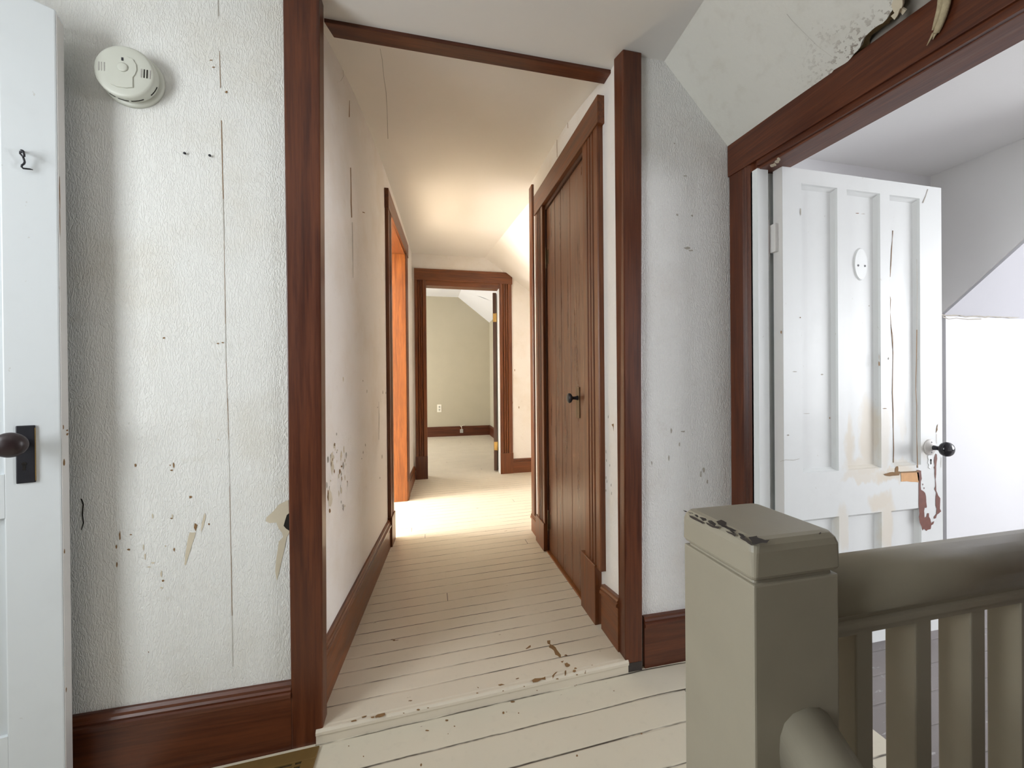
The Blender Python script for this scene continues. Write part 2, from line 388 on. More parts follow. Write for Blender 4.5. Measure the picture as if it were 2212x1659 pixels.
# same wear on the nosing's front
for cx, cy, rx, ry in ((685, 470, 12, 7), (590, 493, 7, 4), (752, 458, 9, 3), (1078, 360, 9, 4), (1610, 266, 10, 5), (1390, 316, 6, 4), (1475, 342, 5, 4), (1250, 346, 6, 4), (1740, 238, 8, 5), (1795, 226, 6, 5)):
    b.face([onY(*C8(*p), 1.1978) for p in blotch(cx, cy, rx, ry)], 1)
o = b.build('floor_corridor', ['floorc', 'mark']); struct(o, 'cream painted narrow-board corridor floor with a chipped step edge', 'floor')
b = B().box(1.235, 5.2, -2.3, 1.6, -.05, 0)
o = b.build('floor_right_room', 'floorg'); struct(o, 'worn grey board floor of the white room past the right doorway', 'floor')
b = B().box(1.12, 1.235, .3, 1.12, -.045, .001)
o = b.build('trim_1', 'floorh'); struct(o, 'cream painted sill board in the right doorway', 'threshold')
b = B().box(-3.3, -.34, 1.35, 4.4, -.04, .03)
o = b.build('floor_left_room', 'floorc'); struct(o, 'painted board floor of the room left of the corridor', 'floor')
b = B(); b.box(.45, 1.2, -1.6, .42, -2.3, -2.2)
for k in range(6): b.box(.46, 1.12, .42-.24*(k+1)-.02, .42-.24*k, -.19*(k+1)-.04, -.19*(k+1))
o = b.build('floor_stairwell', 'olive'); struct(o, 'dim stair flight going down beside the newel post', 'stairs')

# ------------------------------------------------------------------ walls
def patch(b, pts, fn, mi): b.face([fn(*p) for p in pts], mi)
b = B()
b.box(-1.75, -.335, YW, 1.36, -.15, 2.3)
pl = lambda x, y: onY(x, y, YW-.0008)
C2 = lambda x, y: (x/2.0014, 830+y/2.0014)
pc = lambda x, y: pl(*C2(x, y))
patch(b, [(1247, 500), (1225, 510), (1205, 520), (1185, 545), (1170, 560), (1152, 575), (1148, 592), (1165, 600), (1195, 598), (1205, 625), (1218, 640), (1224, 660), (1205, 680), (1200, 720), (1192, 770), (1190, 810), (1196, 850), (1206, 815), (1218, 760), (1232, 700), (1240, 660), (1252, 640)], pc, 1)
patch(b, [(1252, 556), (1240, 565), (1232, 590), (1226, 612), (1236, 624), (1252, 634)], lambda x, y: onY(*C2(x, y), YW-.0014), 2)
patch(b, jag([(845, 640), (820, 640), (808, 690), (800, 740), (797, 780), (803, 782), (825, 710), (840, 665)], 2), pc, 1)
patch(b, [(842, 600), (838, 620), (846, 636), (853, 608)], pc, 3)
patch(b, [(885, 555), (872, 600), (868, 640), (880, 615), (890, 570)], pc, 1)
for cx, cy, rx, ry in ((750, 350, 4, 14), (742, 372, 7, 4), (745, 570, 5, 9), (741, 580, 7, 3), (620, 705, 3, 14), (627, 745, 4, 14), (660, 772, 10, 4), (697, 820, 4, 16), (704, 850, 7, 6), (698, 880, 8, 4), (556, 715, 9, 4), (503, 703, 4, 10),
                       (518, 655, 4, 22), (753, 715, 4, 9), (715, 700, 4, 4), (903, 605, 4, 5), (823, 488, 8, 6), (645, 790, 8, 4), (505, 780, 4, 12), (565, 650, 6, 3), (660, 570, 4, 12), (943, 240, 3, 3), (642, 1158, 3, 3), (735, 350, 3, 3), (585, 350, 5, 8)):
    patch(b, blotch(cx, cy, rx, ry), pc, 3 if random.random() < .6 else 1)
patch(b, strip([(352, 495), (360, 520), (356, 560), (360, 600), (352, 630)], 8), pc, 2)
sx = [(471, 0), (472, 35), (474, 110), (476, 190), (478, 260), (480, 350), (482, 430), (484, 520), (485, 600), (487, 700), (488, 780), (491, 860), (494, 950), (496, 1050), (499, 1200), (501, 1330), (503, 1440)]
for i, (p, q) in enumerate(zip(sx, sx[1:])):
    if i in (1, 3): continue
    patch(b, strip([p, q], 2.0 if i < 7 else 1.4), pl, 3 if i % 3 else 4)
for cx, cy, rx, ry in ((456, 130, 4, 1.6), (461, 145, 4, 1.5), (489, 199, 3, 3), (354, 730, 3, 2), (471, 742, 3, 1.5), (481, 740, 3, 1.5)):
    patch(b, blotch(cx, cy, rx, ry), pl, 3)
o = b.build('wall_left', ['paper', 'tan', 'hole', 'mark', 'greymark']); struct(o, 'white embossed wallpaper wall with torn patches left of the corridor', 'wall')

b = B()
b.box(.672, 1.24, YW, 1.34, -.1, 2.35)
for cx, cy, rx, ry in ((1463, 464, 3, 3), (1495, 466, 2.5, 2.5), (1457, 310, 1.5, 2), (1484, 536, 7, 3), (1493, 541, 6, 2), (1476, 932, 5, 2), (1520, 1015, 3, 7), (1514, 1025, 2, 9), (1450, 930, 2, 6), (1445, 990, 2, 7), (1528, 1040, 2, 5), (1468, 960, 1.5, 6), (1408, 1000, 1.5, 5), (1480, 380, 5, 1.5)):
    patch(b, blotch(cx, cy, rx, ry), pl, 1)
o = b.build('wall_right_of_corridor', ['paper_b', 'greymark']); struct(o, 'white embossed wallpaper wall strip between corridor post and right doorway', 'wall')

# corridor left wall, following the bent line, with a doorway
b = B()
def lseg(y0, y1, z0, z1, n=1):
    for i in range(n):
        a, c = y0+(y1-y0)*i/n, y0+(y1-y0)*(i+1)/n
        A, Cx = lwall(a)-LW, lwall(c)-LW
        b.hexa([(A-.11, a, z0), (A, a, z0), (Cx, c, z0), (Cx-.11, c, z0), (A-.11, a, z1), (A, a, z1), (Cx, c, z1), (Cx-.11, c, z1)])
lseg(1.225, 2.42, -.1, 2.4); lseg(2.42, 2.53, -.1, 2.4); lseg(2.53, 3.29, 2.085, 2.4); lseg(3.29, 4.0, -.1, 2.4)
la = V((lwall(1.235)-LW+.0008, 1.235, 0)); lb = V((lwall(2.42)-LW+.0008, 2.42, 0)); lt = lb-la; ln_ = V((lt.y, -lt.x, 0))
plw = lambda x, y: onP(x, y, la, ln_)
patch(b, strip([(755, 217), (755, 235), (754.6, 253)], 2), plw, 1)
patch(b, strip([(757.5, 362), (758.5, 400), (759, 440), (760, 470)], 3), plw, 1)
patch(b, strip([(761, 480), (762, 520), (763, 600)], 1.2), plw, 2)
patch(b, hstrip([(783, 458), (788, 460)], 2.5), plw, 1)
patch(b, strip([(741, 150), (742, 165), (736, 175), (727, 178)], 1.2), plw, 2)
for k in range(46):
    x = random.uniform(706, 752); y = random.gauss(1010, 55); patch(b, blotch(x, y, random.uniform(.7, 2.2), random.uniform(2, 9)), plw, random.choice((1, 2, 3)))
patch(b, blotch(713, 1078, 5, 22, 14), plw, 3); patch(b, blotch(717, 1000, 3.5, 30, 14), plw, 3); patch(b, blotch(709, 1070, 2, 12), plw, 1)
for k in range(10):
    x = random.uniform(770, 835); y = random.gauss(930, 60); patch(b, blotch(x, y, 1, random.uniform(2, 6)), plw, 2)
patch(b, strip([(818, 868), (819, 900), (818.5, 950)], 1.2), plw, 2)
o = b.build('wall_corridor_left', ['plaster', 'mark', 'greymark', 'tan']); struct(o, 'off-white papered left wall of the corridor with vertical cracks', 'wall')

XR = .668
b = B()
b.box(XR, .79, 1.24, 1.52, -.05, 2.4); b.box(XR, .79, 2.09, 2.385, -.05, 2.4); b.box(XR, .79, 1.52, 2.09, 1.985, 2.4)
b.box(.79, 1.3, 2.28, 2.385, -.05, 2.4); b.box(1.3, 2.2, 2.28, 2.385, -.05, 2.4)
prw = lambda x, y: onX(x, y, XR-.0008)
patch(b, strip([(1226, 262), (1226.5, 270), (1227, 277)], 1.5), prw, 1)
patch(b, strip([(1203, 296), (1203, 318), (1203.5, 340)], 1.5), prw, 1)
for x, y in ((1314, 900), (1309, 976), (1310, 995), (1317, 1005), (1309, 1032), (1311, 1040), (1320, 1048), (1309, 1060), (1321, 1066)): patch(b, blotch(x, y, 1, 4), prw, 2)
patch(b, [(1325.5, 915), (1321, 917), (1324, 922), (1325.5, 932)], prw, 1)
o = b.build('wall_corridor_right', ['plaster', 'mark', 'greymark']); struct(o, 'off-white papered right wall of the corridor around the closet door', 'wall')
b = B().box(.80, 1.20, 1.40, 2.2, -.05, .0).box(1.16, 1.2, 1.40, 2.28, 0, 2.2)
o = b.build('wall_closet', 'plaster'); struct(o, 'closet interior behind the brown door', 'wall')

b = B()
b.box(-.4, -.02, 3.965, 4.07, -.05, 2.5); b.box(.765, 2.1, 3.965, 4.07, -.05, 2.5); b.box(-.02, .765, 3.965, 4.07, 2.0, 2.5)
for x, y in ((1107, 870), (1121, 880), (1112, 800)): patch(b, blotch(x, y, 1, 3), lambda x, y: onY(x, y, 3.9642), 1)
o = b.build('wall_corridor_end', ['plaster', 'mark']); struct(o, 'cream papered wall around the far doorway at the corridor end', 'wall')
b = B().box(2.0, 2.1, 2.385, 3.965, -.05, 2.4)
o = b.build('wall_alcove', 'plaster'); struct(o, 'side wall of the recess past the corridor corner', 'wall')

# back room
b = B(); b.box(-2.1, 1.25, 7.0, 7.1, -.05, 2.7)
o = b.build('wall_back_room', 'sage'); struct(o, 'sage green gable wall of the room past the far doorway', 'wall')
b = B(); b.box(1.135, 1.25, 4.07, 7.0, -.05, 2.15)
o = b.build('wall_back_room_right', 'sage'); struct(o, 'low sage side wall beside the open dark door', 'wall')
b = B(); b.box(-2.1, -2.0, 4.07, 4.9, -.05, 2.7); b.box(-2.1, -2.0, 6.3, 7.0, -.05, 2.7); b.box(-2.1, -2.0, 4.9, 6.3, -.05, .6); b.box(-2.1, -2.0, 4.9, 6.3, 1.7, 2.7); b.box(-2.1, -.4, 3.97, 4.07, -.05, 2.7)
o = b.build('wall_back_room_left', 'sage'); struct(o, 'window wall of the sage room, out of sight', 'wall')
b = B(); b.slab([(-2.1, 7.1, 2.55), (.572, 7.1, 2.55), (.572, 4.02, 2.55), (-2.1, 4.02, 2.55)], (0, 0, .05)); b.slab([(.572, 7.1, 2.55), (1.25, 7.1, 2.018), (1.25, 4.02, 2.018), (.572, 4.02, 2.55)], (0, 0, .06))
for k, (x, y) in enumerate(((1020, 622), (1043, 641))):  # blistered paper on the slope
    pts = [onP(x+dx, y+dy, (.572, 7, 2.549), (.785, 0, 1)) for dx, dy in ((-12, -2), (0, 1), (13, 7), (4, 4.5), (-5, 2.5))]
    b.face([p+V((-.004, 0, -.01*(i in (1, 3)))) for i, p in enumerate(pts)])
o = b.build('ceiling_back_room', 'white'); struct(o, 'white sloped ceiling of the sage room', 'ceiling')

# left room (bright, with the window that lights the corridor)
b = B(); b.box(-3.4, -3.3, 1.3, 2.2, -.05, 2.5); b.box(-3.4, -3.3, 3.6, 4.4, -.05, 2.5); b.box(-3.4, -3.3, 2.2, 3.6, -.05, .55); b.box(-3.4, -3.3, 2.2, 3.6, 2.1, 2.5)
b.box(-3.4, -.46, 1.36, 1.42, -.05, 2.5); b.box(-3.4, -.3, 4.07, 4.15, -.05, 2.5)
o = b.build('wall_left_room', 'plaster'); struct(o, 'walls of the sunny room left of the corridor', 'wall')
b = B().box(-3.4, -.3, 1.36, 4.1, 2.42, 2.5)
o = b.build('ceiling_left_room', 'ceil'); struct(o, 'ceiling of the sunny room left of the corridor', 'ceiling')

# landing walls behind and beside the camera
b = B(); b.box(-1.82, -1.72, -1.6, -.45, -.2, 2.2); b.box(-1.82, -1.72, .55, 1.3, -.2, 2.2); b.box(-1.82, -1.72, -.45, .55, -.2, .75); b.box(-1.82, -1.72, -.45, .55, 1.95, 2.2); b.box(-2.6, -2.5, -2.2, 1.3, -.2, 3.2)  # outermost box is an added unseen slab that keeps the sun out
o = b.build('wall_landing_left', 'paper'); struct(o, 'unseen window wall at the left of the landing with an added slab that blocks the sun', 'wall')
b = B(); b.box(-1.82, 1.3, -1.7, -1.6, -2.3, 2.3)  # out of view; given dark wood so little light bounces forward
o = b.build('wall_landing_back', 'dkw'); struct(o, 'unseen wall at the back of the landing, made dark to cut bounced light', 'wall')
b = B(); b.box(.42, .45, -1.6, .40, -2.3, -.06); b.box(.45, 1.2, .42, .47, -2.3, -.05); b.box(1.13, 1.2, -1.6, .3, -2.3, -.05)
o = b.build('wall_stairwell', 'olive'); struct(o, 'sides of the stairwell under the railing', 'wall')
# right wall with doorway to the white room
XH = 1.118
b = B(); b.box(XH, 1.235, 1.135, 1.34, -.05, 2.3); b.box(XH, 1.235, .34, 1.135, 1.80, 2.3); b.box(XH, 1.235, -1.6, .445, -.05, 2.3)
o = b.build('wall_right', 'lath'); struct(o, 'wall around the right doorway, bare above its header', 'wall')
# white room
b = B(); b.box(1.235, 2.70, 1.55, 1.65, -.05, 2.2); b.box(2.70, 5.2, 1.50, 1.65, -.05, 1.335)
kk = [(2030+14*i, 681+.5*i*.7+random.uniform(-2, 2)) for i in range(15)]
patch(b, hstrip(kk, 4), lambda x, y: onY(x, y, 1.4985), 1)
patch(b, hstrip([(2036, 684), (2050, 689), (2066, 687), (2090, 690), (2120, 689)], 3), lambda x, y: onY(x, y, 1.4985), 1)
o = b.build('wall_white_room', ['white', 'greymark']); struct(o, 'white knee wall behind the stained door', 'wall')
b = B()
b.slab([(2.682, 1.56, 1.30), (2.682, 1.56, 2.14), (2.682, .72, 2.14), (2.682, 1.52, 1.336)], (.05, 0, 0))
o = b.build('wall_white_room_cheek', 'whitec'); struct(o, 'triangular dormer cheek in the white room', 'wall')
b = B(); b.slab([(2.69, 1.52, 1.322), (5.2, 1.52, 1.322), (5.2, .68, 2.16), (2.69, .68, 2.16)], (0, .03, .03))
o = b.build('ceiling_white_room_slope', 'slope'); struct(o, 'bluish white sloped ceiling of the white room', 'ceiling')
b = B(); b.box(1.2, 5.2, -2.3, 1.65, 2.1, 2.2)
o = b.build('ceiling_white_room', 'whitec'); struct(o, 'flat white ceiling of the room through the right doorway', 'ceiling')
b = B(); b.box(1.235, 5.2, -2.4, -2.3, -.05, 2.2); b.box(5.1, 5.2, -2.3, -1.7, -.05, 2.2); b.box(5.1, 5.2, .3, 1.6, -.05, 2.2); b.box(5.1, 5.2, -1.7, .3, -.05, .6); b.box(5.1, 5.2, -1.7, .3, 1.95, 2.2)
o = b.build('wall_white_room_window_side', 'white'); struct(o, 'window side of the white room, outside the view', 'wall')

# ------------------------------------------------------------------ ceilings
b = B()
b.slab([(-1.8, 1.33, 2.14), (1.24, 1.33, 2.14), (1.24, -1.65, 2.14), (-1.8, -1.65, 2.14)], (0, 0, .05))
o = b.build('ceiling', 'ceil'); struct(o, 'flat painted ceiling of the landing', 'ceiling')
b = B()
yy = [1.325, 1.4, 1.48, 1.56, 1.65, 1.75, 1.85, 1.95, 2.05, 2.2, 2.385, 2.6, 3.0, 3.5, 4.0]
def foldx(y): return .72-.095*(y-2.76)
rows = []
for y in yy:
    z = cceil(y); xr = .70 if y < 2.385 else foldx(y)
    rows.append([V((-.42+(xr+.42)*i/6, y, z)) for i in range(7)])
b.loft(rows, smooth=True, caps=False, closed=False)
def onC(x, y):
    d = ray(x, y); t = 1.5
    for _ in range(30): t = (cceil(t*d.y)-.0006-CZ)/d.z
    return CAM+d*t
for p in ([(821, 105), (826, 130), (829, 165)], [(829, 165), (834, 200), (836, 240), (838, 300)]): b.face([onC(*q) for q in strip(p, 1.6)], 1)
o = b.build('ceiling_corridor', ['ceil2', 'greymark']); struct(o, 'warm painted corridor ceiling rising away from the batten', 'ceiling')
b = B(); ysl = [2.385, 3.0, 3.5, 4.0]
b.loft([[V((foldx(y), y, cceil(y))), V((foldx(y)+.3, y, cceil(y)-.205)), V((2.05, y, cceil(y)-.70*(2.05-foldx(y))))] for y in ysl], closed=False, caps=False)
o = b.build('ceiling_alcove_slope', 'ceil2'); struct(o, 'sunlit sloped ceiling past the corridor corner', 'ceiling')
# torn sloped board over the right doorway
sp_ = V((.836, 1.207, 2.14)); sa_ = onX(1577, 311, 1.0975); sb_ = onX(1788, 165, 1.0975)
sn_ = (sb_-sa_).cross(sp_-sa_).normalized()
if sn_.z < 0: sn_ = -sn_
def zs(x, y): return sp_.z-((x-sp_.x)*sn_.x+(y-sp_.y)*sn_.y)/sn_.z
def fold_x(y): return sp_.x-(y-sp_.y)*sn_.y/sn_.x
def S(x, y): return V((x, y, zs(x, y)))
ps = lambda x, y: onP(x, y, sp_, sn_)
tear = [(1788, 172), (1800, 152), (1829, 135), (1838, 126), (1844, 117), (1852, 110), (1858, 102), (1861, 92), (1866, 82), (1878, 70), (1888, 61), (1897, 55), (1907, 50), (1915, 42), (1921, 31), (1928, 21), (1931, 10), (1935, -4), (1942, -25), (1940, -50)]
tp = [ps(*p) for p in tear]
tt = tp
YE = tp[-1].y
poly = [S(fold_x(1.24), 1.24), S(1.12, 1.24), S(1.11, sb_.y+.004)]+tt+[S(tp[-1].x-.02, YE-.08), S(1.0, .2), S(.99, -.5), S(.99, -1.6), S(fold_x(-1.6), -1.6)]
b = B(); up = sn_*.013
b.slab(poly, up)
b.loft([[p+up*.12, p+up*.5+V((.004, 0, .004))*random.random(), p+up*1.6+V((.016*random.random()+.004, 0, -.004)), p+up*.9+V((0, .004, 0))] for p in tt], 1)
patch(b, strip([(1700, 30), (1712, 45), (1735, 68), (1765, 98), (1797, 122)], 1.3), lambda x, y: ps(x, y)-up*.06, 2)
o = b.build('ceiling_slope', ['torn', 'fibre', 'greymark']); struct(o, 'sloped plaster board with a torn crumbling edge above the right doorway', 'ceiling')
b = B(); b.slab([S(fold_x(1.24)+.02, 1.24)+up*5, S(1.16, 1.24)+up*5, S(1.16, -1.6)+up*5, S(fold_x(-1.6)+.02, -1.6)+up*5], up)
o = b.build('ceiling_slope_backing', 'fibre'); struct(o, 'dark boards seen in the gap behind the torn plaster', 'ceiling')
b = B()
fl = [ps(*p)-up*.3 for p in ((1931, 6), (1936, 20), (1944, 28), (1951, 18), (1956, 4), (1955, -14), (1938, -14))]
b.slab(fl, -up*.5); b.slab([p+V((-.004, .004, -.008)) for p in fl[1:5]], -up*.35); b.slab([p+V((.006, -.006, -.004)) for p in fl[0:4]], -up*.4)
o = b.build('plaster_flap', 'tan'); tag(o, 'curled cream flap of plaster paper hanging at the torn ceiling edge', 'plaster flap')

# ------------------------------------------------------------------ trim
def bbprof(h, t=.016, cap=.042):
    """baseboard section: (out, up)"""
    return [(0, -.02), (t, -.02), (t, h-cap), (t+.007, h-cap+.004), (t+.006, h-cap+.014), (t+.001, h-cap+.017), (t+.003, h-cap+.024), (t-.001, h-cap+.029), (t-.002, h-cap+.036), (t-.008, h), (0, h)]
def bboard(name, mat, p0, p1, out, h0, h1, z0, z1, label, t=.016, cap=.042):
    b = B(); o_ = V(out)
    A = [V((p0[0], p0[1], 0))+o_*u+V((0, 0, z0+v)) for u, v in bbprof(h0-z0, t, cap)]
    Cc = [V((p1[0], p1[1], 0))+o_*u+V((0, 0, z1+v)) for u, v in bbprof(h1-z1, t, cap)]
    b.loft([A, Cc]); o = b.build(name, mat); struct(o, label, 'baseboard'); return o
bboard('baseboard_left', 'redx', (-1.72, YW), (-.386, YW), (0, -1, 0), .145, .149, hfloor(-1.7), hfloor(-.39), 'tall reddish baseboard with moulded cap under the smoke detector wall', .016)
bboard('baseboard_right', 'redx', (.733, YW), (1.118, YW), (0, -1, 0), .178, .176, .012, .012, 'reddish baseboard between corridor post and right doorway', .016, .036)
def lbase(name, y0, y1, h0, h1, label):
    b = B(); rows = []
    n = 4
    for i in range(n+1):
        y = y0+(y1-y0)*i/n; x = lwall(y)-LW; z = cfloor(x, y); h = h0+(h1-h0)*i/n
        rows.append([V((x+u, y, z+v)) for u, v in bbprof(h-z, LW, .04)])
    b.loft(rows); o = b.build(name, 'brny'); struct(o, label, 'baseboard')
lbase('baseboard_corridor_left', 1.25, 2.405, .193, .186, 'brown moulded baseboard along the corridor left wall')
lbase('baseboard_corridor_left_far', 3.40, 3.95, .186, .178, 'short dark baseboard between left doorway and far doorway')
bboard('baseboard_corridor_right', 'brny', (XR, 1.245), (XR, 1.38), (-1, 0, 0), .235, .215, .043, .043, 'short brown baseboard between corridor post and closet casing', .016, .036)
bboard('baseboard_corridor_right_far', 'brny', (XR, 2.225), (XR, 2.40), (-1, 0, 0), .160, .155, .043, .043, 'short brown baseboard past the closet door at the corridor corner', .016, .03)
bboard('baseboard_corridor_end', 'brnx', (.88, 3.965), (2.0, 3.965), (0, -1, 0), .197, .2, .044, .046, 'brown baseboard right of the far doorway', .015, .035)
bboard('baseboard_back_room', 'redx', (-2.0, 7.0), (1.135, 7.0), (0, -1, 0), .222, .222, .046, .046, 'dark red baseboard under the sage wall', .018, .035)
bboard('baseboard_back_room_right', 'redy', (1.135, 4.1), (1.135, 7.0), (-1, 0, 0), .222, .222, .046, .046, 'dark baseboard along the low sage side wall', .018, .035)

b = B()
x0t, x1t, x0b, x1b = -.388, -.300, -.386, -.303
b.hexa([(x0b, YT-.002, -.045), (x1b, YT-.002, -.041), (x1b, 1.255, -.041), (x0b, 1.255, -.045), (x0t, YT-.002, 2.139), (x1t+.008, YT-.002, 2.139), (x1t+.008, 1.255, 2.139), (x0t, 1.255, 2.139)], 0, .0035)
o = b.build('trim_2', 'redz'); struct(o, 'tall reddish corner post at the left of the corridor opening', 'corner post')
b = B()
b.hexa([(.657, YT-.002, 0), (.7225, YT-.002, 0), (.7225, 1.25, 0), (.657, 1.25, 0), (.667, YT-.002, 2.139), (.737, YT-.002, 2.139), (.737, 1.25, 2.139), (.655, 1.25, 2.139)], 0, .0035)
b.box(.668, .72, 1.2035, 1.206, 0, .03, 1)
o = b.build('trim_3', ['redz', 'chipd']); struct(o, 'tall reddish corner post at the right of the corridor opening', 'corner post')
b = B(); b.hexa([(-.302, 1.298, 2.128), (.668, 1.296, 2.128), (.668, 1.352, 2.13), (-.285, 1.352, 2.13), (-.302, 1.298, 2.142), (.668, 1.296, 2.142), (.668, 1.352, 2.151), (-.285, 1.352, 2.151)], 0, .002)
o = b.build('trim_4', 'redx'); struct(o, 'thin brown batten across the corridor ceiling joint', 'batten')
b = B(); b.prism([(0, 0), (-.010, 0), (-.014, .006), (-.014, .05), (-.010, .055), (0, .055)], (.668, 2.335, .15), (.668, 2.335, 2.246), (1, 0, 0), (0, 1, 0))
b.box(.654, .70, 2.385, 2.397, .15, 2.246)
o = b.build('trim_5', 'brnz'); struct(o, 'narrow brown corner bead at the far end of the corridor right wall', 'corner bead')
b = B(); b.hexa([(-.75, 1.197, -.056), (-.322, 1.197, -.04), (-.322, 1.2045, -.04), (-.75, 1.2045, -.056), (-.75, 1.199, -.0535), (-.322, 1.199, -.0372), (-.322, 1.2045, -.0372), (-.75, 1.2045, -.0535)])
o = b.build('trim_6', 'tan'); struct(o, 'thin line of cream paint along the floor vent and baseboard', 'caulk line')

def flute(w, t=.02):
    """casing section across its width (u) and out of the wall (v): flat, three grooves, flat"""
    p = [(0, 0), (0, t*.85), (.003, t)]
    for c in (.30, .48, .66):
        c *= w; p += [(c-.009, t), (c-.006, t-.012), (c-.001, t-.012), (c+.006, t)]
    return p+[(w-.003, t), (w, t*.85), (w, 0)]

# --- closet door casing (right corridor wall)
XC = .645
root = empty('trim_7', (XC, 1.8, .045)); struct(root, 'fluted brown casing around the closet door', 'door casing')
def rz(y): return .043
b = B(); b.prism(flute(.147, .023), (XR, 1.368, .27), (XR, 1.368, 1.99), (0, 1, 0), (-1, 0, 0)); b.build('side_casing', 'brnz', root)
b = B(); b.prism(flute(.15, .023), (XR, 2.085, .19), (XR, 2.085, 2.005), (0, 1, 0), (-1, 0, 0)); b.build('side_casing', 'brnz', root)
b = B(); b.hexa([(.640, 1.352, 1.982), (.672, 1.352, 1.982), (.672, 2.238, 2.003), (.640, 2.238, 2.003), (.640, 1.352, 2.088), (.672, 1.352, 2.088), (.672, 2.238, 2.122), (.640, 2.238, 2.122)], 0, .002); b.build('head_casing', 'brny', root)
b = B(); b.box(.638, XR, 1.405, 1.548, .040, .278, 0, .003); b.build('plinth_block', 'brnz', root)
b = B(); b.box(.638, XR, 2.083, 2.250, .040, .20, 0, .003); b.build('plinth_block', 'brnz', root)
b = B(); b.box(.66, .79, 1.52, 1.545, .04, 1.99); b.box(.66, .79, 2.075, 2.095, .04, 1.99); b.box(.66, .79, 1.52, 2.095, 1.972, 1.992); b.build('jamb', 'dkw', root)
b = B(); b.box(.652, .79, 1.545, 2.08, .03, .052, 0, .002); b.build('threshold', 'oak', root)

# --- left corridor doorway casing
root = empty('trim_8', (-.18, 2.9, .03)); struct(root, 'brown casing of the sunlit doorway in the corridor left wall', 'door casing')
def lcas(y0, y1, z0, z1, ex, mat, name, prof=True):
    b = B(); a = V((lwall(y0)-LW, y0, 0)); c = V((lwall(y1)-LW, y1, 0)); t = (c-a).normalized(); n = V((t.y, -t.x, 0)); w = (c-a).length
    if prof: b.prism(flute(w, .02), (a.x, a.y, z0), (a.x, a.y, z1), t, n)
    else: b.prism([(0, 0), (0, ex), (w, ex), (w, 0)], (a.x, a.y, z0), (a.x, a.y, z1), t, n)
    b.build(name, mat, root)
lcas(2.405, 2.525, .2, 2.09, .02, 'brnz', 'side_casing'); lcas(3.285, 3.41, .19, 2.10, .02, 'brnz', 'side_casing')
lcas(2.40, 2.53, .0, .20, .026, 'brnz', 'plinth_block', False); lcas(3.285, 3.412, .02, .195, .022, 'oak', 'plinth_block', False)
b = B(); a, c = V((lwall(2.395)-LW, 2.395, 0)), V((lwall(3.42)-LW, 3.42, 0)); t = (c-a).normalized(); n = V((t.y, -t.x, 0)); w = (c-a).length
b.hexa([a+n*.024+V((0, 0, 2.045)), a+V((0, 0, 2.045)), c+V((0, 0, 2.075)), c+n*.024+V((0, 0, 2.075)), a+n*.024+V((0, 0, 2.165)), a+V((0, 0, 2.165)), c+V((0, 0, 2.185)), c+n*.024+V((0, 0, 2.185))], 0, .002)
b.build('head_casing', 'brny', root)
b = B(); b.box(-.305, lwall(3.29)-.004, 3.27, 3.292, .02, 2.06); jo = b.build('jamb', 'oak', root); jo['label'] = 'sunlit orange pine jamb'
b = B(); b.box(-.36, lwall(2.53)-.006, 2.527, 2.545, .0, 2.06); b.build('jamb', 'jambw', root)  # white colour stands in for window light on this near jamb
b = B(); b.hexa([(-.36, 2.53, 2.05), (lwall(2.53)-.006, 2.53, 2.05), (lwall(3.29)-.006, 3.29, 2.06), (-.30, 3.29, 2.06), (-.36, 2.53, 2.09), (lwall(2.53)-.006, 2.53, 2.09), (lwall(3.29)-.006, 3.29, 2.09), (-.30, 3.29, 2.09)]); b.build('head_jamb', 'brny', root)

# --- far doorway casing
root = empty('trim_9', (.38, 3.95, .03)); struct(root, 'fluted brown casing of the far doorway at the corridor end', 'door casing')
b = B(); b.prism(flute(.113, .017), (-.112, 3.967, .27), (-.112, 3.967, 2.036), (1, 0, 0), (0, -1, 0)); b.build('side_casing', 'brnz', root)
b = B(); b.prism(flute(.132, .017), (.748, 3.967, .262), (.748, 3.967, 2.036), (1, 0, 0), (0, -1, 0)); b.build('side_casing', 'brnz', root)
b = B(); b.slab([(-.113, 3.967, 2.034), (.887, 3.967, 2.034), (.887, 3.967, 2.105), (.822, 3.967, 2.153), (-.113, 3.967, 2.149)], (0, -.021, 0)); b.build('head_casing', 'brnx', root)
b = B(); b.box(-.114, .004, 3.945, 3.97, .02, .27, 0, .002); b.build('plinth_block', 'redz', root)
b = B(); b.box(.747, .884, 3.945, 3.97, .035, .262, 0, .002); b.build('plinth_block', 'brnz', root)
b = B(); b.box(-.022, .003, 3.955, 4.075, .03, 2.03); b.build('jamb', 'brnz', root)
b = B(); b.box(.745, .768, 3.955, 4.075, .03, 2.03); jo = b.build('jamb', 'jambw', root); jo['label'] = 'jamb in a pale colour for the light on it'  # pale colour stands in for the lit strip of this jamb
b = B(); b.box(-.022, .768, 3.955, 4.075, 1.985, 2.035); b.build('head_jamb', 'brnx', root)

# --- right doorway casing on the landing
root = empty('trim_10', (1.1, 1.1, 0)); struct(root, 'dark red casing and long header of the right doorway', 'door casing')
b = B(); b.hexa([(1.096, 1.221, 1.754), (1.12, 1.221, 1.754), (1.12, .20, 1.700), (1.096, .20, 1.700), (1.096, 1.221, 1.869), (1.12, 1.221, 1.869), (1.12, .20, 1.815), (1.096, .20, 1.815)], 0, .002)
b.hexa([(1.103, 1.10, 1.730), (1.125, 1.10, 1.730), (1.125, .30, 1.685), (1.103, .30, 1.685), (1.103, 1.10, 1.75), (1.125, 1.10, 1.75), (1.125, .30, 1.71), (1.103, .30, 1.71)])
b.build('head_casing', 'redy', root)
pr = [(0, 0), (0, .016), (.003, .02), (.062, .02), (.066, .0165), (.072, .0215), (.078, .0165), (.084, .021), (.092, .014), (.098, .014), (.104, .006), (.116, .005), (.116, 0)]
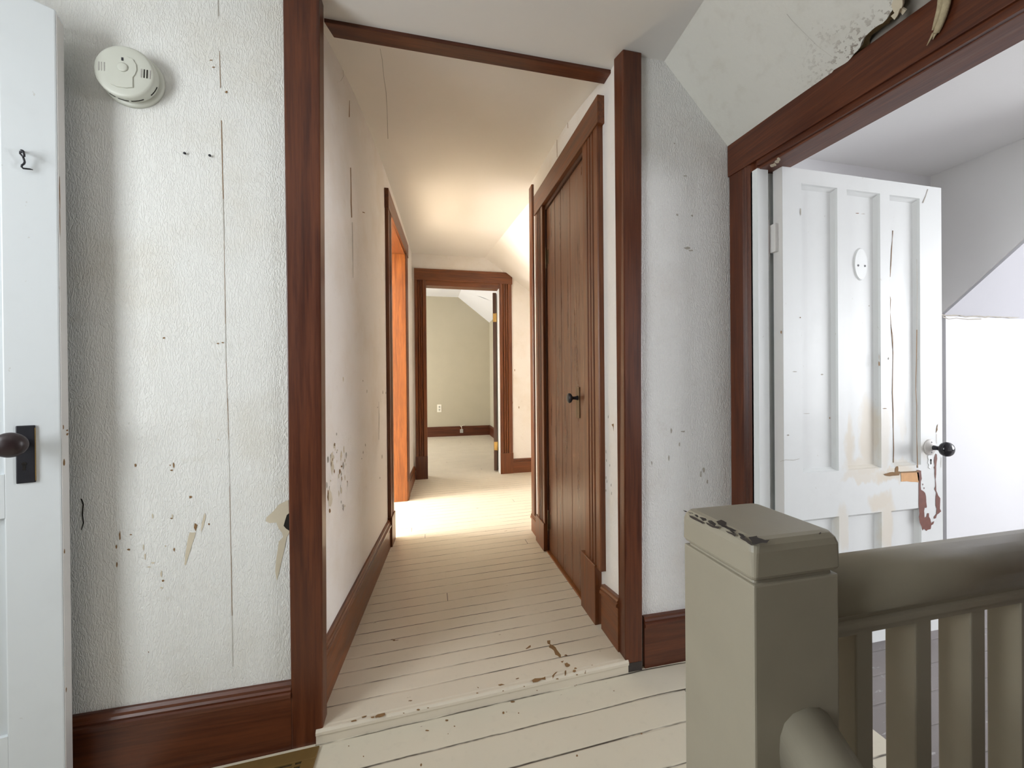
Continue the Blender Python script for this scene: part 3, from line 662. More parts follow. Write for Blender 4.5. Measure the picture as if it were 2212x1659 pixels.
b = B(); b.prism(pr, (1.12, 1.219, .0), (1.12, 1.219, 1.757), (0, -1, 0), (-1, 0, 0)); b.build('side_casing', 'redz', root)
b = B(); b.prism(pr, (1.12, .335, -.05), (1.12, .335, 1.72), (0, 1, 0), (-1, 0, 0)); b.build('side_casing', 'redz', root)
b = B(); b.hexa([(1.115, 1.12, 1.722), (1.212, 1.12, 1.724), (1.212, .30, 1.688), (1.115, .30, 1.686), (1.115, 1.12, 1.80), (1.212, 1.12, 1.80), (1.212, .30, 1.80), (1.115, .30, 1.80)], 0, .002)
for x, y in ((1678, 349), (1682, 344), (1672, 356), (1668, 358)):
    p = [onP(q[0], q[1], (1.16, 1.0, 1.7164), (0, -.0439, 1)) for q in blotch(x, y, 5, 4)]; b.face(p, 1)
b.build('head_jamb', ['redw', 'tan'], root)
b = B(); b.box(1.106, 1.150, 1.099, 1.14, .0, 1.724, 0, .0015); b.box(1.15, 1.235, 1.116, 1.14, .0, 1.72); jo = b.build('jamb', 'jambw', root); jo['label'] = 'white painted hinge jamb'
b = B(); b.box(1.112, 1.235, .425, .455, -.05, 1.70); b.build('jamb', 'jambw', root)

# ------------------------------------------------------------------ white stained door (right)
YD = 1.07; X0, X1, ZT, ZB = 1.177, 1.906, 1.722, .052
root = empty('door_1', ((X0+X1)/2, YD+.018, ZB)); struct(root, 'open white panelled door with water stains and red paint loss in the right doorway', 'door')
def panel_front(b, xa, xb, za, zb, y, rec=.016, m=.012, mi=0):
    """sunk panel with sloped moulding"""
    A = [(xa, y, za), (xb, y, za), (xb, y, zb), (xa, y, zb)]
    L = [(xa+.003, y+.006, za+.003), (xb-.003, y+.006, za+.003), (xb-.003, y+.006, zb-.003), (xa+.003, y+.006, zb-.003)]
    C_ = [(xa+m, y+rec, za+m), (xb-m, y+rec, za+m), (xb-m, y+rec, zb-m), (xa+m, y+rec, zb-m)]
    for P, Q in ((A, L), (L, C_)):
        for i in range(4):
            j = (i+1) % 4; b.face([P[i], P[j], Q[j], Q[i]], mi)
    b.face(C_, mi)
pxs = [(1.255, 1.410), (1.452, 1.605), (1.650, 1.797)]
zu, zl, zt = (.680, 1.672), (.17, .520), ZT
b = B()
b.box(X0, X1, YD+.0205, YD+.036, ZB, ZT)
b.box(X0, pxs[0][0], YD, YD+.021, ZB, ZT); b.box(pxs[2][1], X1, YD, YD+.021, ZB, ZT)
b.box(pxs[0][0], pxs[2][1], YD, YD+.021, zu[1], ZT); b.box(pxs[0][0], pxs[2][1], YD, YD+.021, zl[1], zu[0]); b.box(pxs[0][0], pxs[2][1], YD, YD+.021, ZB, zl[0])
for z in (zu, zl):
    b.box(pxs[0][1], pxs[1][0], YD, YD+.021, *z); b.box(pxs[1][1], pxs[2][0], YD, YD+.021, *z)
    for p in pxs: panel_front(b, *p, *z, YD)
pd = lambda x, y: onY(x, y, YD-.0009)
pdi = lambda x, y: onY(x, y, YD+.0151)
C7 = lambda x, y: (1540+x/1.8437, 300+y/1.8437)
c7 = lambda x, y: pd(*C7(x, y)); c7i = lambda x, y: pdi(*C7(x, y))
C3 = lambda x, y: (1960+x/6.3846, 900+y/6.3805)
c3 = lambda x, y: pd(*C3(x, y))
# long split in the third panel
patch(b, strip([(717, 365), (715, 400), (712, 440), (709, 500), (706, 550)], 3.4), c7i, 1)
patch(b, strip([(704, 560), (704, 620), (708, 640), (706, 690), (709, 740), (714, 800), (718, 850), (717, 930), (715, 1010), (718, 1080), (719, 1160), (720, 1230), (719, 1310)], 3.6), c7i, 1)
patch(b, strip([(709, 740), (717, 790), (717, 860)], 3), c7i, 1)
# gap beside the right stile, old paint showing
patch(b, strip([(812, 480), (814, 600), (812, 760)], 2.5), c7, 2)
patch(b, strip([(812, 760), (811, 900), (808, 945), (808, 1000), (812, 1060), (812, 1180), (815, 1310)], 5), c7, 1)
# paint loss round the lock stile
patch(b, jag([(128, 735), (165, 738), (190, 745), (195, 820), (200, 850), (188, 890), (185, 960), (192, 1010), (225, 1030), (245, 1050), (258, 1100), (262, 1180), (270, 1240), (262, 1258), (240, 1255), (232, 1300), (238, 1390), (262, 1380), (275, 1330), (298, 1330), (300, 1380), (318, 1410), (330, 1470), (350, 1450), (372, 1440), (360, 1480), (330, 1500), (322, 1550), (280, 1560), (262, 1575), (230, 1545), (212, 1570), (200, 1520), (170, 1460), (158, 1380), (165, 1330), (156, 1200), (158, 1050), (158, 900), (148, 870)], 1.5), c3, 3)
patch(b, jag([(392, 510), (408, 520), (412, 580), (405, 620), (398, 690), (398, 790), (392, 860), (398, 960), (400, 1020), (425, 1085), (455, 1125), (452, 1210), (450, 1270), (468, 1305), (440, 1330), (410, 1350), (395, 1400), (370, 1408), (366, 1385), (400, 1340), (405, 1270), (390, 1230), (392, 1100), (400, 1050), (372, 995), (388, 960), (386, 860), (375, 790), (378, 730), (365, 700), (380, 680), (368, 625), (375, 560)], 1), c3, 3)
patch(b, [(425, 95), (415, 150), (418, 180), (395, 228), (400, 180), (408, 130)], c3, 1)
patch(b, strip([(402, 240), (402, 300), (404, 370)], 5), c3, 1)
patch(b, strip([(468, 560), (466, 640), (464, 700)], 6), c3, 2)
for x, y, rx, ry in ((214, 935, 6, 20), (232, 985, 6, 12)): patch(b, blotch(x, y, rx, ry), c3, 3)
# bare wood where the rail's face broke away, and flaking above
patch(b, jag([(747, 1327), (818, 1324), (822, 1368), (790, 1366), (750, 1365)], 2), c7, 4)
patch(b, [(747, 1326), (819, 1322), (819, 1328), (747, 1331)], lambda x, y: onY(*C7(x, y), YD-.0015), 1)
patch(b, jag([(680, 1335), (705, 1328), (725, 1328), (730, 1305), (738, 1305), (738, 1325), (746, 1326), (742, 1340), (715, 1342), (690, 1342)], 2), c7, 1)
for x, y, rx, ry in ((575, 296, 9, 1.6), (598, 299, 8, 1.4), (622, 665, 2, 3), (662, 870, 2.5, 15), (662, 895, 3, 12), (349, 290, 2.5, 16), (272, 770, 3, 8), (465, 1112, 3, 4), (300, 1180, 5, 3), (373, 1094, 14, 1.2), (325, 927, 10, 1.5), (435, 938, 6, 3), (685, 1074, 9, 1.5), (700, 875, 2, 6), (348, 712, 2, 3)):
    patch(b, blotch(x, y, rx, ry), c7, random.choice((1, 2, 2)))
patch(b, [(858, 200), (848, 230), (838, 256), (834, 254), (848, 224), (855, 200)], c7, 2)
patch(b, hstrip([(268, 1285), (290, 1278), (320, 1280), (345, 1274)], 2), c7, 2)
leaf = b.build('door_leaf', ['wdoor', 'mark', 'greymark', 'redpaint', 'rawwood'], root)
b = B(); b.box(X0-.0006, X0, YD+.001, YD+.035, ZB, ZT); b.build('hinge_edge', 'edge', leaf)
b = B(); c = onY(1858, 571, YD+.016)
ov = [V((c.x+.033*math.cos(t), YD+.0162, c.z+.060*math.sin(t))) for t in [2*math.pi*i/36 for i in range(36)]]
ov2 = [V((c.x+.0285*math.cos(t), YD+.0122, c.z+.0545*math.sin(t))) for t in [2*math.pi*i/36 for i in range(36)]]
b.loft([ov, ov2]); o = b.build('oval_plate', 'jambw', root); o['label'] = 'oval painted cover plate with two screw holes'
b = B()
for dx in (-.014, .017): b.lathe([(.004, 0), (.0035, -.0008)], (c.x+dx, YD+.0122, c.z-.006), (0, 1, 0), n=12)
b.build('screw', 'iron', o)
c = onY(2008, 966, YD); b = B(); b.lathe([(.030, 0), (.030, .002), (.027, .0045), (.012, .006), (.010, .012)], c, (0, -1, 0)); ro = b.build('rosette', 'edge', root)
b = B()
for dz in (.019, -.019): b.lathe([(.0032, .004), (.0028, .0055)], c+V((.002, 0, dz)), (0, -1, 0), n=10)
b.build('screw', 'iron', ro)
b = B(); b.lathe([(.009, .004), (.009, .016), (.0075, .022), (.0095, .030), (.0155, .033), (.0225, .038), (.026, .0445), (.0267, .049), (.025, .056), (.0195, .062), (.010, .066), (.0005, .067)], c, (0, -1, 0), n=40); b.build('knob', 'blackk', root)
c = onY(2009, 997, YD); b = B(); b.slab([V((c.x+dx, YD, c.z+dz)) for dx, dz in ((-.010, .026), (.006, .026), (.012, .018), (.009, .010), (.012, 0), (.010, -.014), (.0, -.028), (-.010, -.022), (-.008, -.012), (-.013, -.004), (-.009, .008), (-.013, .018))], (0, -.0018, 0)); es = b.build('keyhole_plate', 'jambw', root)
b = B(); b.lathe([(.004, .0018), (.0038, .0024)], c+V((.001, 0, .006)), (0, -1, 0), n=14); b.box(c.x-.0012, c.x+.0032, YD-.0024, YD-.0018, c.z-.010, c.z+.006); b.build('keyhole', 'hole', es)
for zc in (1.49, .30):
    b = B(); b.lathe([(.0001, -.075), (.005, -.070), (.004, -.062), (.0062, -.06), (.0062, .05), (.004, .052), (.0055, .062), (.0001, .07)], (1.160, 1.112, zc), (0, 0, 1), n=14)
    b.box(1.150, 1.163, 1.113, 1.1145, zc-.055, zc+.045); b.box(1.163, X0+.0002, 1.085, 1.108, zc-.05, zc+.045); b.build('hinge', 'edge', root)

# ------------------------------------------------------------------ cool white door (left)
DV = V((.944, .33, 0)).normalized(); NV = V((DV.y, -DV.x, 0)); DE = V((-.860, 1.138, 0))
def dp(u, w, z): return DE + DV*u + NV*w + V((0, 0, z))   # u along the leaf (edge at 0), w out of its face
dplane = lambda x, y: onP(x, y, DE, NV)
def duz(x, y): p = dplane(x, y); return ((p-DE).dot(DV), p.z)
TH = .037
root = empty('door_2', dp(-.35, -TH/2, -.04)); struct(root, 'open cool white door with a dark round knob at the left', 'door')
b = B()
def dbox(b, u0, u1, w0, w1, z0, z1, mi=0, bev=0): b.hexa([dp(u0, w0, z0), dp(u1, w0, z0), dp(u1, w1, z0), dp(u0, w1, z0), dp(u0, w0, z1), dp(u1, w0, z1), dp(u1, w1, z1), dp(u0, w1, z1)], mi, bev)
ZL0, ZL1 = -.04, 1.906
dbox(b, -.71, 0, -TH+.002, -.016, ZL0, ZL1-.006)
b.hexa([dp(-.090, -.017, ZL0), dp(0, -.017, ZL0), dp(0, 0, ZL0), dp(-.090, 0, ZL0), dp(-.090, -.017, ZL1+.012), dp(0, -.017, ZL1-.006), dp(0, 0, ZL1-.003), dp(-.090, 0, ZL1+.012)], 0, .003)
dbox(b, -.71, -.62, -.017, 0, ZL0, ZL1+.012, 0, .002)
for z0, z1 in ((ZL0, .2), (.70, .80), (1.76, ZL1+.012)): dbox(b, -.621, -.089, -.017, 0, z0, z1)
dbox(b, -.621, -.089, -.020, -.010, .2, 1.77)
lf = b.build('door_leaf', 'ldoor', root)
b = B(); dbox(b, 0, .0012, -TH, -.0012, ZL0, ZL1-.012)
pe = lambda x, y: onP(x, y, DE+DV*.0016, DV)
ep = lambda w, z: dp(.0016, w, 1+(z-1)*1.051)
for w, z, rw, rz_ in ((-.028, .897, .008, .0025), (-.028, .888, .008, .003), (-.009, .906, .004, .006), (-.010, .823, .006, .010), (-.006, .62, .004, .006), (-.005, 1.45, .0025, .05), (-.004, 1.38, .002, .04), (-.006, .30, .003, .006)):
    b.face([ep(w+rw*math.cos(2*math.pi*i/9)*random.uniform(.6, 1.1), z+rz_*math.sin(2*math.pi*i/9)*random.uniform(.6, 1.1)) for i in range(9)], 1)
o = b.build('latch_edge', ['edge', 'mark'], lf); o['label'] = 'greyer painted latch edge with chips'
u0, z0 = duz(33, 920); u1, z1 = duz(79, 1041)
b = B(); dbox(b, u0+.001, u1, 0, .004, z1, z0, 0, .0022); pt = b.build('escutcheon_plate', 'iron', root)
b = B(); dbox(b, u1-.0035, u1+.0002, .001, .0036, z1+.004, z0-.006); o = b.build('worn_edge', 'brass', pt); o['label'] = 'worn brass rim showing through black'
uk, zk = duz(54, 1005)
b = B(); b.lathe([(.0042, .004), (.004, .0046)], dp(uk, 0, zk+.004), NV, n=14); dbox(b, uk-.0022, uk+.0022, .004, .0046, zk-.011, zk+.004); b.build('keyhole', 'hole', pt)
uc, zc = duz(45, 956)
b = B(); b.lathe([(.011, .003), (.010, .010), (.0085, .016), (.0085, .024), (.013, .028), (.021, .032), (.0265, .038), (.028, .044), (.0265, .050), (.021, .056), (.012, .060), (.0005, .061)], dp(uc, 0, zc), NV, n=40); b.build('knob', 'brownk', root)
C6 = lambda x, y: (x/11.06, 280+y/11.057)
def hk(x, y, w): p = dplane(*C6(x, y)); return p + NV*w
b = B(); b.tube([hk(570, 530, .0), hk(575, 540, .008), hk(600, 575, .016), hk(650, 620, .019), hk(672, 670, .017), hk(655, 705, .013), hk(600, 690, .012), hk(555, 640, .013), hk(575, 610, .016), hk(640, 640, .018)], .0019)
b.tube([hk(615, 700, .012), hk(632, 770, .010), hk(640, 820, .009), hk(625, 860, .009), hk(575, 895, .009), hk(562, 930, .008), hk(600, 965, .008), hk(680, 970, .007), hk(750, 972, .006), hk(815, 985, .005)], [.0019]*8+[.0016, .0008])
b.tube([hk(545, 540, -.001), hk(550, 540, .004), hk(600, 575, .014), hk(640, 600, .017)], .0026)
o = b.build('hook', 'iron', root); o['label'] = 'small black wire hook'

# ------------------------------------------------------------------ brown closet door
root = empty('door_3', (.675, 1.82, .055)); struct(root, 'closed worn brown board door in the corridor right wall', 'door')
XD = .668
b = B()
for y0, y1 in ((1.560, 1.715), (1.718, 1.845), (1.848, 1.935), (1.938, 2.072)): b.box(XD, XD+.022, y0, y1, .053, 1.969, 0, .0015, 1)
b.box(XD+.004, XD+.03, 1.56, 2.072, .06, 1.965)
leaf = b.build('door_leaf', 'brd', root)
kc = onX(1249, 862, XD)
b = B(); b.box(XD-.004, XD, kc.y-.022, kc.y+.018, kc.z-.085, kc.z+.055, 0, .002); b.build('escutcheon_plate', 'bronze', root)
b = B(); b.lathe([(.012, .003), (.0085, .010), (.007, .022), (.0085, .030), (.018, .034), (.0225, .040), (.022, .047), (.014, .052), (.0005, .053)], (XD, kc.y, kc.z+.005), (-1, 0, 0), n=32); b.build('knob', 'iron', root)
for zc in (1.70, .22):
    b = B(); b.lathe([(.0001, -.06), (.0055, -.054), (.0045, -.048), (.0062, -.046), (.0062, .046), (.0045, .048), (.0055, .055), (.0001, .06)], (XD-.004, 2.073, zc), (0, 0, 1), n=14)
    b.box(XD-.0015, XD, 2.045, 2.073, zc-.04, zc+.04, 0, .0005); b.build('hinge', 'bronze', root)

# ------------------------------------------------------------------ dark door leaf in the back room
root = empty('door_4', (.72, 4.09, .05)); struct(root, 'dark brown door standing open inside the sage room, seen edge on', 'door')
a0 = V((.700, 4.085, 0)); dd = V((.30, .954, 0)).normalized(); nn = V((dd.y, -dd.x, 0))
q = lambda u, w, z: a0+dd*u+nn*w+V((0, 0, z))
b = B()
b.hexa([q(0, 0, .055), q(.72, 0, .055), q(.72, .036, .055), q(0, .036, .055), q(0, 0, 1.968), q(.72, 0, 1.968), q(.72, .036, 1.968), q(0, .036, 1.968)], 0, .002)
b.build('door_leaf', 'dkw', root)
for zc in (1.70, .32):
    b = B(); b.lathe([(.0001, -.05), (.006, -.045), (.006, .045), (.0001, .05)], q(-.004, .038, zc), (0, 0, 1), n=12)
    b.hexa([q(-.0015, .004, zc-.045), q(.001, .004, zc-.045), q(.001, .034, zc-.045), q(-.0015, .034, zc-.045), q(-.0015, .004, zc+.045), q(.001, .004, zc+.045), q(.001, .034, zc+.045), q(-.0015, .034, zc+.045)])
    b.build('hinge', 'brass', root)

# ------------------------------------------------------------------ stair railing
NX0, NX1, NY0, NY1 = .4135, .555, .420, .562
ZC = .791; ZG = .735
root = empty('stair_railing', ((NX0+NX1)/2, (NY0+NY1)/2, 0)); tag(root, 'grey-green painted stair railing with square newel post and slim balusters', 'railing')
b = B(); b.box(NX0+.001, NX1-.001, NY0+.001, NY1-.001, -.05, ZG-.003, 0, .003)
post = b.build('newel_post', 'olive', root)
b = B()
cx, cy = (NX0+NX1)/2, (NY0+NY1)/2; hw = (NX1-NX0)/2
def sq(h, z, r=.006, n=4):
    out = []
    for sx, sy, a in ((1, 1, 0), (-1, 1, 90), (-1, -1, 180), (1, -1, 270)):
        for i in range(n+1):
            t = math.radians(a+90*i/n); out.append(V((cx+sx*(h-r)+r*math.cos(t), cy+sy*(h-r)+r*math.sin(t), z)))
    return out
b.loft([sq(hw-.005, ZG-.006), sq(hw-.006, ZG), sq(hw-.001, ZG+.004), sq(hw+.001, ZG+.008), sq(hw+.001, ZC-.016, .008), sq(hw-.001, ZC-.008, .009), sq(hw-.005, ZC-.002, .010), sq(hw-.011, ZC, .012)], smooth=False)
# paint chipped to dark wood along the worn top edge
C8b = lambda x, y: (1400+x/2.7241, 1050+y/2.7241)
top = lambda x, y: onP(*C8b(x, y), (0, 0, ZC+.0006), (0, 0, 1))
for poly in ([(400, 208), (430, 198), (462, 215), (452, 232), (470, 238), (440, 240), (412, 225)], [(350, 205), (375, 203), (400, 222), (392, 236), (365, 222)], [(300, 182), (340, 190), (345, 203), (322, 205)], [(270, 168), (292, 172), (298, 182), (282, 180)], [(235, 152), (262, 158), (266, 164), (248, 162)],
             [(428, 236), (470, 240), (520, 262), (510, 268), (465, 252)], [(530, 275), (560, 285), (580, 300), (560, 305), (540, 292)], [(590, 300), (640, 292), (650, 305), (690, 318), (715, 316), (700, 335), (660, 335), (620, 345), (610, 325)], [(205, 140), (222, 145), (232, 152), (215, 150)], [(1000, 278), (1012, 270), (1020, 275), (1008, 284)], [(480, 262), (500, 266), (520, 280), (500, 278)]):
    b.face([top(*p) for p in jag(poly, 3)], 1)
fr = lambda x, y: onX(*C8b(x, y), NX0-.0018)
for poly in ([(240, 168), (262, 178), (300, 200), (330, 215), (320, 222), (285, 204), (245, 182)], [(340, 212), (372, 228), (398, 236), (420, 240), (412, 252), (380, 244), (345, 224)], [(455, 262), (500, 278), (520, 288), (512, 298), (470, 276)], [(540, 296), (575, 308), (600, 326), (618, 350), (605, 348), (575, 326), (545, 310)]):
    b.face([fr(*p) for p in jag(poly, 2)], 1)
b.build('newel_cap', ['olive', 'chipd'], post)
# handrail section: (y offset, z)
RY = (NY0+NY1)/2; XE = 1.19
hp = [(-.024, .600), (-.024, .611), (-.030, .613), (-.030, .622), (-.026, .626), (-.030, .634), (-.037, .641), (-.041, .652), (-.042, .668), (-.039, .684), (-.031, .697), (-.018, .706), (0, .7095), (.018, .706), (.031, .697), (.039, .684), (.042, .668), (.041, .652), (.037, .641), (.030, .634), (.026, .626), (.030, .622), (.030, .613), (.024, .611), (.024, .600)]
b = B(); nseg = len(hp)
b.loft([[V((x, RY+a, z+.004)) for a, z in hp] for x in (NX1-.004, .8, XE)], smooth=False)
hr = b.build('handrail', 'olive', root)
for fc in hr.data.polygons: fc.use_smooth = len(fc.vertices) == 4 and abs(fc.normal.x) < .5 and (fc.center.z+OFF[root.name].z) > .642
b = B(); b.box(NX1-.004, XE, RY-.022, RY+.022, .052, .085, 0, .003); b.build('bottom_rail', 'olive', root)
pitch, bx0 = .125, .650
b = B(); b.box(bx0, bx0+.034, RY-.022, RY+.022, .083, .612, 0, .0025); bal = b.build('baluster', 'olive', root)
for i in range(1, 5):
    c = bal.copy(); COL.objects.link(c); c.parent = root; c.location = (pitch*i, 0, 0)
b = B(); b.box(XE-.003, 1.234, .456, .536, -.05, .74, 0, .004); b.build('end_post', 'olive', root)
# rail of the flight that goes down toward the viewer
b = B(); px_, pz_ = .497, .528
lp = [(-.043, -.040), (-.036, -.046), (.036, -.046), (.043, -.040), (.0445, -.020), (.043, 0), (.036, .016), (.022, .026), (0, .030), (-.022, .026), (-.036, .016), (-.043, 0), (-.0445, -.020)]
b.loft([[V((px_+a, y, pz_+z-(NY0+.002-y)*.72)) for a, z in lp] for y in (NY0+.004, .2, -.25)], smooth=False)
dh = b.build('descending_handrail', 'olive', root)
for fc in dh.data.polygons: fc.use_smooth = True

# ------------------------------------------------------------------ smoke detector
cw = V((-.754, YW, 1.812))
root = empty('smoke_detector', cw); tag(root, 'round ivory smoke detector mounted on the wallpaper near the left door', 'smoke detector')
b = B(); b.lathe([(.071, 0), (.0715, .006), (.069, .010), (.060, .012)], cw, (0, -1, 0), n=56); b.build('mounting_base', 'plastic', root)
b = B(); b.lathe([(.058, .008), (.062, .010), (.064, .013), (.066, .017), (.067, .029), (.0665, .0325), (.0645, .0355), (.060, .0372), (.045, .0382), (.02, .0388), (.0005, .039)], cw, (0, -1, 0), n=56); cov = b.build('cover', 'plastic', root)
def cf(x, z, y=.039): return cw+V((x, -y, z))
b = B()
ply = [(-.026, .033), (-.032, .02), (-.034, .006), (-.028, -.008), (-.026, -.022), (-.028, -.040), (-.014, -.0455), (.006, -.046), (.021, -.042), (.021, -.016), (.026, -.008), (.030, .004), (.029, .018), (.022, .031), (.008, .037), (-.010, .038)]
b.loft([[cf(x, z, .037) for x, z in ply], [cf(x*.975, z*.975, .0406) for x, z in ply]]); b.build('raised_panel', 'plastic', cov)
b = B(); b.lathe([(.0115, .0402), (.0112, .0424), (.009, .0432), (.0005, .0434)], cw+V((.0, 0, .006)), (0, -1, 0), n=28); b.build('test_button', 'plastic', root)
b = B(); b.box(cw.x-.0027, cw.x+.0015, cw.y-.0413, cw.y-.039, cw.z+.023, cw.z+.031); b.build('indicator_lens', 'iron', root)
for k in range(4):
    b = B(); x = .037+.0062*k; h = .0391-.0003*k; b.hexa([cf(x, -.012, .035), cf(x+.0024, -.012, .035), cf(x+.0024, -.012, h), cf(x, -.012, h), cf(x+.001, .010, .035), cf(x+.0034, .010, .035), cf(x+.0034, .010, h), cf(x+.001, .010, h)])
    b.build('vent_slot', 'hole' if k in (1, 2) else 'greyp', cov)
for k in range(3):
    b = B(); x = -.042-.006*k; h = .0389-.0003*k; b.hexa([cf(x, -.008, .035), cf(x+.0018, -.008, .035), cf(x+.0018, -.008, h), cf(x, -.008, h), cf(x, .014, .035), cf(x+.0018, .014, .035), cf(x+.0018, .014, h), cf(x, .014, h)])
    b.build('vent_slot', 'greyp', cov)
for a0_, a1_ in ((232, 244), (250, 270), (275, 300), (318, 342)):
    pts = [cw+V((.0666*math.cos(math.radians(a)), -.0215, .0666*math.sin(math.radians(a)))) for a in [a0_+(a1_-a0_)*i/6 for i in range(7)]]
    b = B(); b.tube(pts, .0012, n=6); b.build('side_slot', 'hole', cov)

# ------------------------------------------------------------------ small things on the walls
def nail(px, py, label, fn, n=(0, -1, 0)):
    p = fn(px, py); b = B(); b.lathe([(.0012, 0), (.0012, .004), (.0034, .0042), (.0034, .0055), (.0005, .006)], p, n, n=12)
    o = b.build('wall_nail', 'iron', None, p); tag(o, label, 'nail', 'nails in the wallpaper'); return o
nail(401, 333, 'rusty nail in the wallpaper below the smoke detector, farther from the seam', lambda x, y: onY(x, y, YW))
nail(455, 338, 'rusty nail in the wallpaper below the smoke detector, closer to the seam', lambda x, y: onY(x, y, YW))
c = onY(949, 882, 7.0); c.y = 7.0
root = empty('wall_outlet', c); tag(root, 'cream double outlet on the sage wall through the far doorway', 'outlet')
b = B(); b.box(c.x-.038, c.x+.038, 6.993, 7.0, c.z-.068, c.z+.068, 0, .003); b.build('cover_plate', 'plasticw', root)
for dz in (.026, -.026):
    b = B(); b.lathe([(.017, .0068), (.0165, .009), (.0005, .0092)], c+V((0, 0, dz)), (0, -1, 0), n=20); so = b.build('socket', 'plastic', root)
    b = B(); b.box(c.x-.008, c.x-.005, 6.9905, 6.992, c.z+dz-.006, c.z+dz+.006); b.box(c.x+.005, c.x+.008, 6.9905, 6.992, c.z+dz-.006, c.z+dz+.006); b.build('slots', 'hole', so)
p = onY(997, 931, 6.978); p.y = 6.978
root = empty('phone_jack', p); tag(root, 'small grey phone jack with a short wire on the dark baseboard of the sage room', 'phone jack')
b = B(); b.box(p.x-.028, p.x+.028, 6.962, 6.984, p.z-.033, p.z+.033, 0, .004); b.build('housing', 'greyp', root)
b = B(); b.tube([(p.x, 6.966, p.z+.03), (p.x+.003, 6.96, p.z+.06), (p.x-.006, 6.962, p.z+.085), (p.x+.02, 6.975, p.z+.10), (p.x+.06, 6.985, p.z+.103)], .005, n=8); b.tube([(p.x-.03, 6.965, p.z+.105), (p.x-.01, 6.96, p.z+.08), (p.x+.004, 6.96, p.z+.055)], .004, n=8); b.build('wire', 'plasticw', root)

# floor register
rx0, rx1, ry0, ry1 = -.76, -.309, .955, 1.192
zr = lambda x: hfloor(x)+.0005
root = empty('floor_register', ((rx0+rx1)/2, (ry0+ry1)/2, zr(-.53))); tag(root, 'brown metal floor vent set against the tall left baseboard', 'floor vent')
def rbox(b, x0, x1, y0, y1, h0, h1, bev=0): b.hexa([(x0, y0, zr(x0)+h0), (x1, y0, zr(x1)+h0), (x1, y1, zr(x1)+h0), (x0, y1, zr(x0)+h0), (x0, y0, zr(x0)+h1), (x1, y0, zr(x1)+h1), (x1, y1, zr(x1)+h1), (x0, y1, zr(x0)+h1)], 0, bev)
b = B(); fw = .036
rbox(b, rx0, rx1, ry1-fw, ry1, 0, .006, .0015); rbox(b, rx0, rx1, ry0, ry0+fw, 0, .006, .0015); rbox(b, rx0, rx0+fw, ry0+fw, ry1-fw, 0, .006, .0015); rbox(b, rx1-fw, rx1, ry0+fw, ry1-fw, 0, .006, .0015)
b.build('frame', 'reg', root)
b = B(); rbox(b, rx0+fw, rx1-fw, ry0+fw, ry1-fw, -.0003, .0006); b.build('duct_opening', 'hole', root)
b = B(); yv = ry0+fw+.008
while yv < ry1-fw-.004:
    rbox(b, rx0+fw, rx1-fw, yv, yv+.006, .0006, .0042); yv += .0145
for k in range(5): xv = rx0+fw+.075*(k+1)-.02; rbox(b, xv, xv+.008, ry0+fw, ry1-fw, .0006, .0036)
b.build('grille', 'reg', root)

# frayed rope over the header
b = B()
r0p = [onX(2050, -30, 1.083), onX(2044, 10, 1.084), onX(2036, 38, 1.086), onX(2028, 58, 1.089), onX(2022, 72, 1.091)]
b.tube(r0p, [.007, .007, .0065, .0065, .0055], n=12)
b.tube([p+V((-.003, .009, 0)) for p in r0p[:4]], [.005, .005, .004, .0015], n=8)
b.tube([onX(2034, -30, 1.0895), onX(2030, 5, 1.0905), onX(2028, 30, 1.091), onX(2026, 46, 1.092)], [.004, .004, .003, .001])
e = r0p[-1]
for k in (1, 2, 4):
    d = V((random.uniform(-.2, .1), .25+random.uniform(-.3, .3), -1)).normalized(); a = e+V((0, (k-2)*.0022, .004)); b.tube([a, a+d*.006, a+d*(.006+.004*k)], [.003, .0024, .0006], n=6)
o = b.build('rope_end', 'rope'); tag(o, 'frayed tan rope end hanging over the dark red header', 'rope')

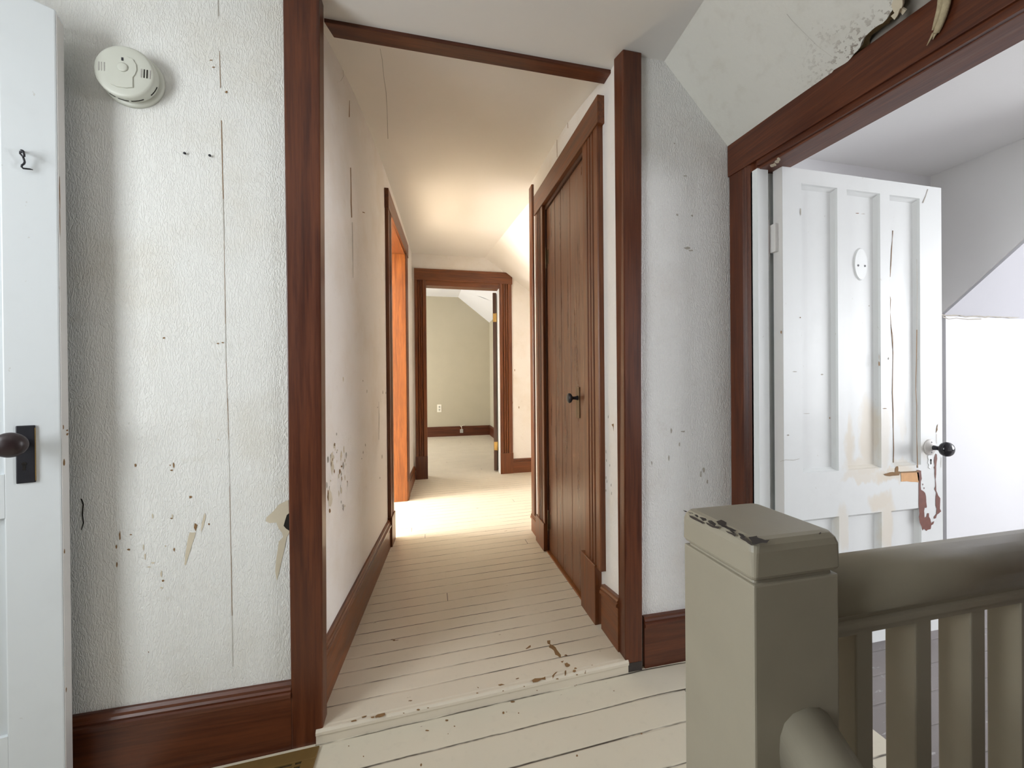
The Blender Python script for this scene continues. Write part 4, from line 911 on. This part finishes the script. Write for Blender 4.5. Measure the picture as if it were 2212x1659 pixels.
# ------------------------------------------------------------------ windows (outside the view) and light
def window(name, x, y0, y1, z0, z1, lab, axis='x'):
    root = empty(name, (x, (y0+y1)/2, z0) if axis == 'x' else ((y0+y1)/2, x, z0)); struct(root, lab, 'window')
    def bx(b, a0, a1, c0, c1, d=.03):
        if axis == 'x': b.box(x-d, x+d, a0, a1, c0, c1)
        else: b.box(a0, a1, x-d, x+d, c0, c1)
    b = B(); t = .045
    bx(b, y0, y0+t, z0, z1); bx(b, y1-t, y1, z0, z1); bx(b, y0, y1, z0, z0+t); bx(b, y0, y1, z1-t, z1); b.build('frame', 'jambw', root)
    b = B(); zm = (z0+z1)/2; bx(b, y0+t, y1-t, zm-.02, zm+.02, .02); b.build('meeting_rail', 'jambw', root)
window('window_1', -1.77, -.45, .55, .75, 1.95, 'sash window of the landing, outside the view')
window('window_2', -3.35, 2.2, 3.6, .55, 2.1, 'sash window of the sunny left room, outside the view')
window('window_3', -2.05, 4.9, 6.3, .6, 1.7, 'sash window of the sage room, outside the view')
window('window_4', 5.15, -1.7, .3, .6, 1.95, 'sash window of the white room, outside the view')
def area(name, loc, rot, sx, sy, power, col):
    l = bpy.data.lights.new(name, 'AREA'); l.shape = 'RECTANGLE'; l.size = sx; l.size_y = sy; l.energy = power; l.color = col
    o = bpy.data.objects.new(name, l); COL.objects.link(o); o.location = loc; o.rotation_euler = rot; return o
R90 = math.pi/2
# area lights point along local -Z; turned to shine in through each window
area('daylight_landing', (-1.86, .05, 1.35), (0, -R90, 0), 1.2, 1.0, 45, (.93, .97, 1.0))
area('daylight_left_room', (-3.45, 2.9, 1.32), (0, -R90, 0), 1.55, 1.4, 560, (1.0, .945, .88))
area('daylight_sage_room', (-2.15, 5.6, 1.3), (0, -R90, 0), 1.4, 1.4, 105, (1.0, .98, .95))
area('daylight_white_room', (5.25, -.7, 1.27), (0, R90, 0), 1.35, 2.0, 165, (.96, .97, 1.0))
sl = bpy.data.lights.new('sun', 'SUN'); sl.energy = 32; sl.angle = math.radians(.6); sl.color = (1, .96, .90)
so = bpy.data.objects.new('sun', sl); COL.objects.link(so); so.rotation_euler = V((1.0, -.05, -.95)).to_track_quat('-Z', 'Y').to_euler(); so.location = (-6, 3, 6)
w = bpy.data.worlds.new('sky'); SC.world = w; w.use_nodes = True
bg = w.node_tree.nodes['Background']; bg.inputs[0].default_value = (.75, .86, 1.0, 1); bg.inputs[1].default_value = .8
vs = SC.view_settings; vs.view_transform = 'Standard'; vs.look = 'None'; vs.gamma = 1; vs.exposure = 0.0; vs.use_curve_mapping = False
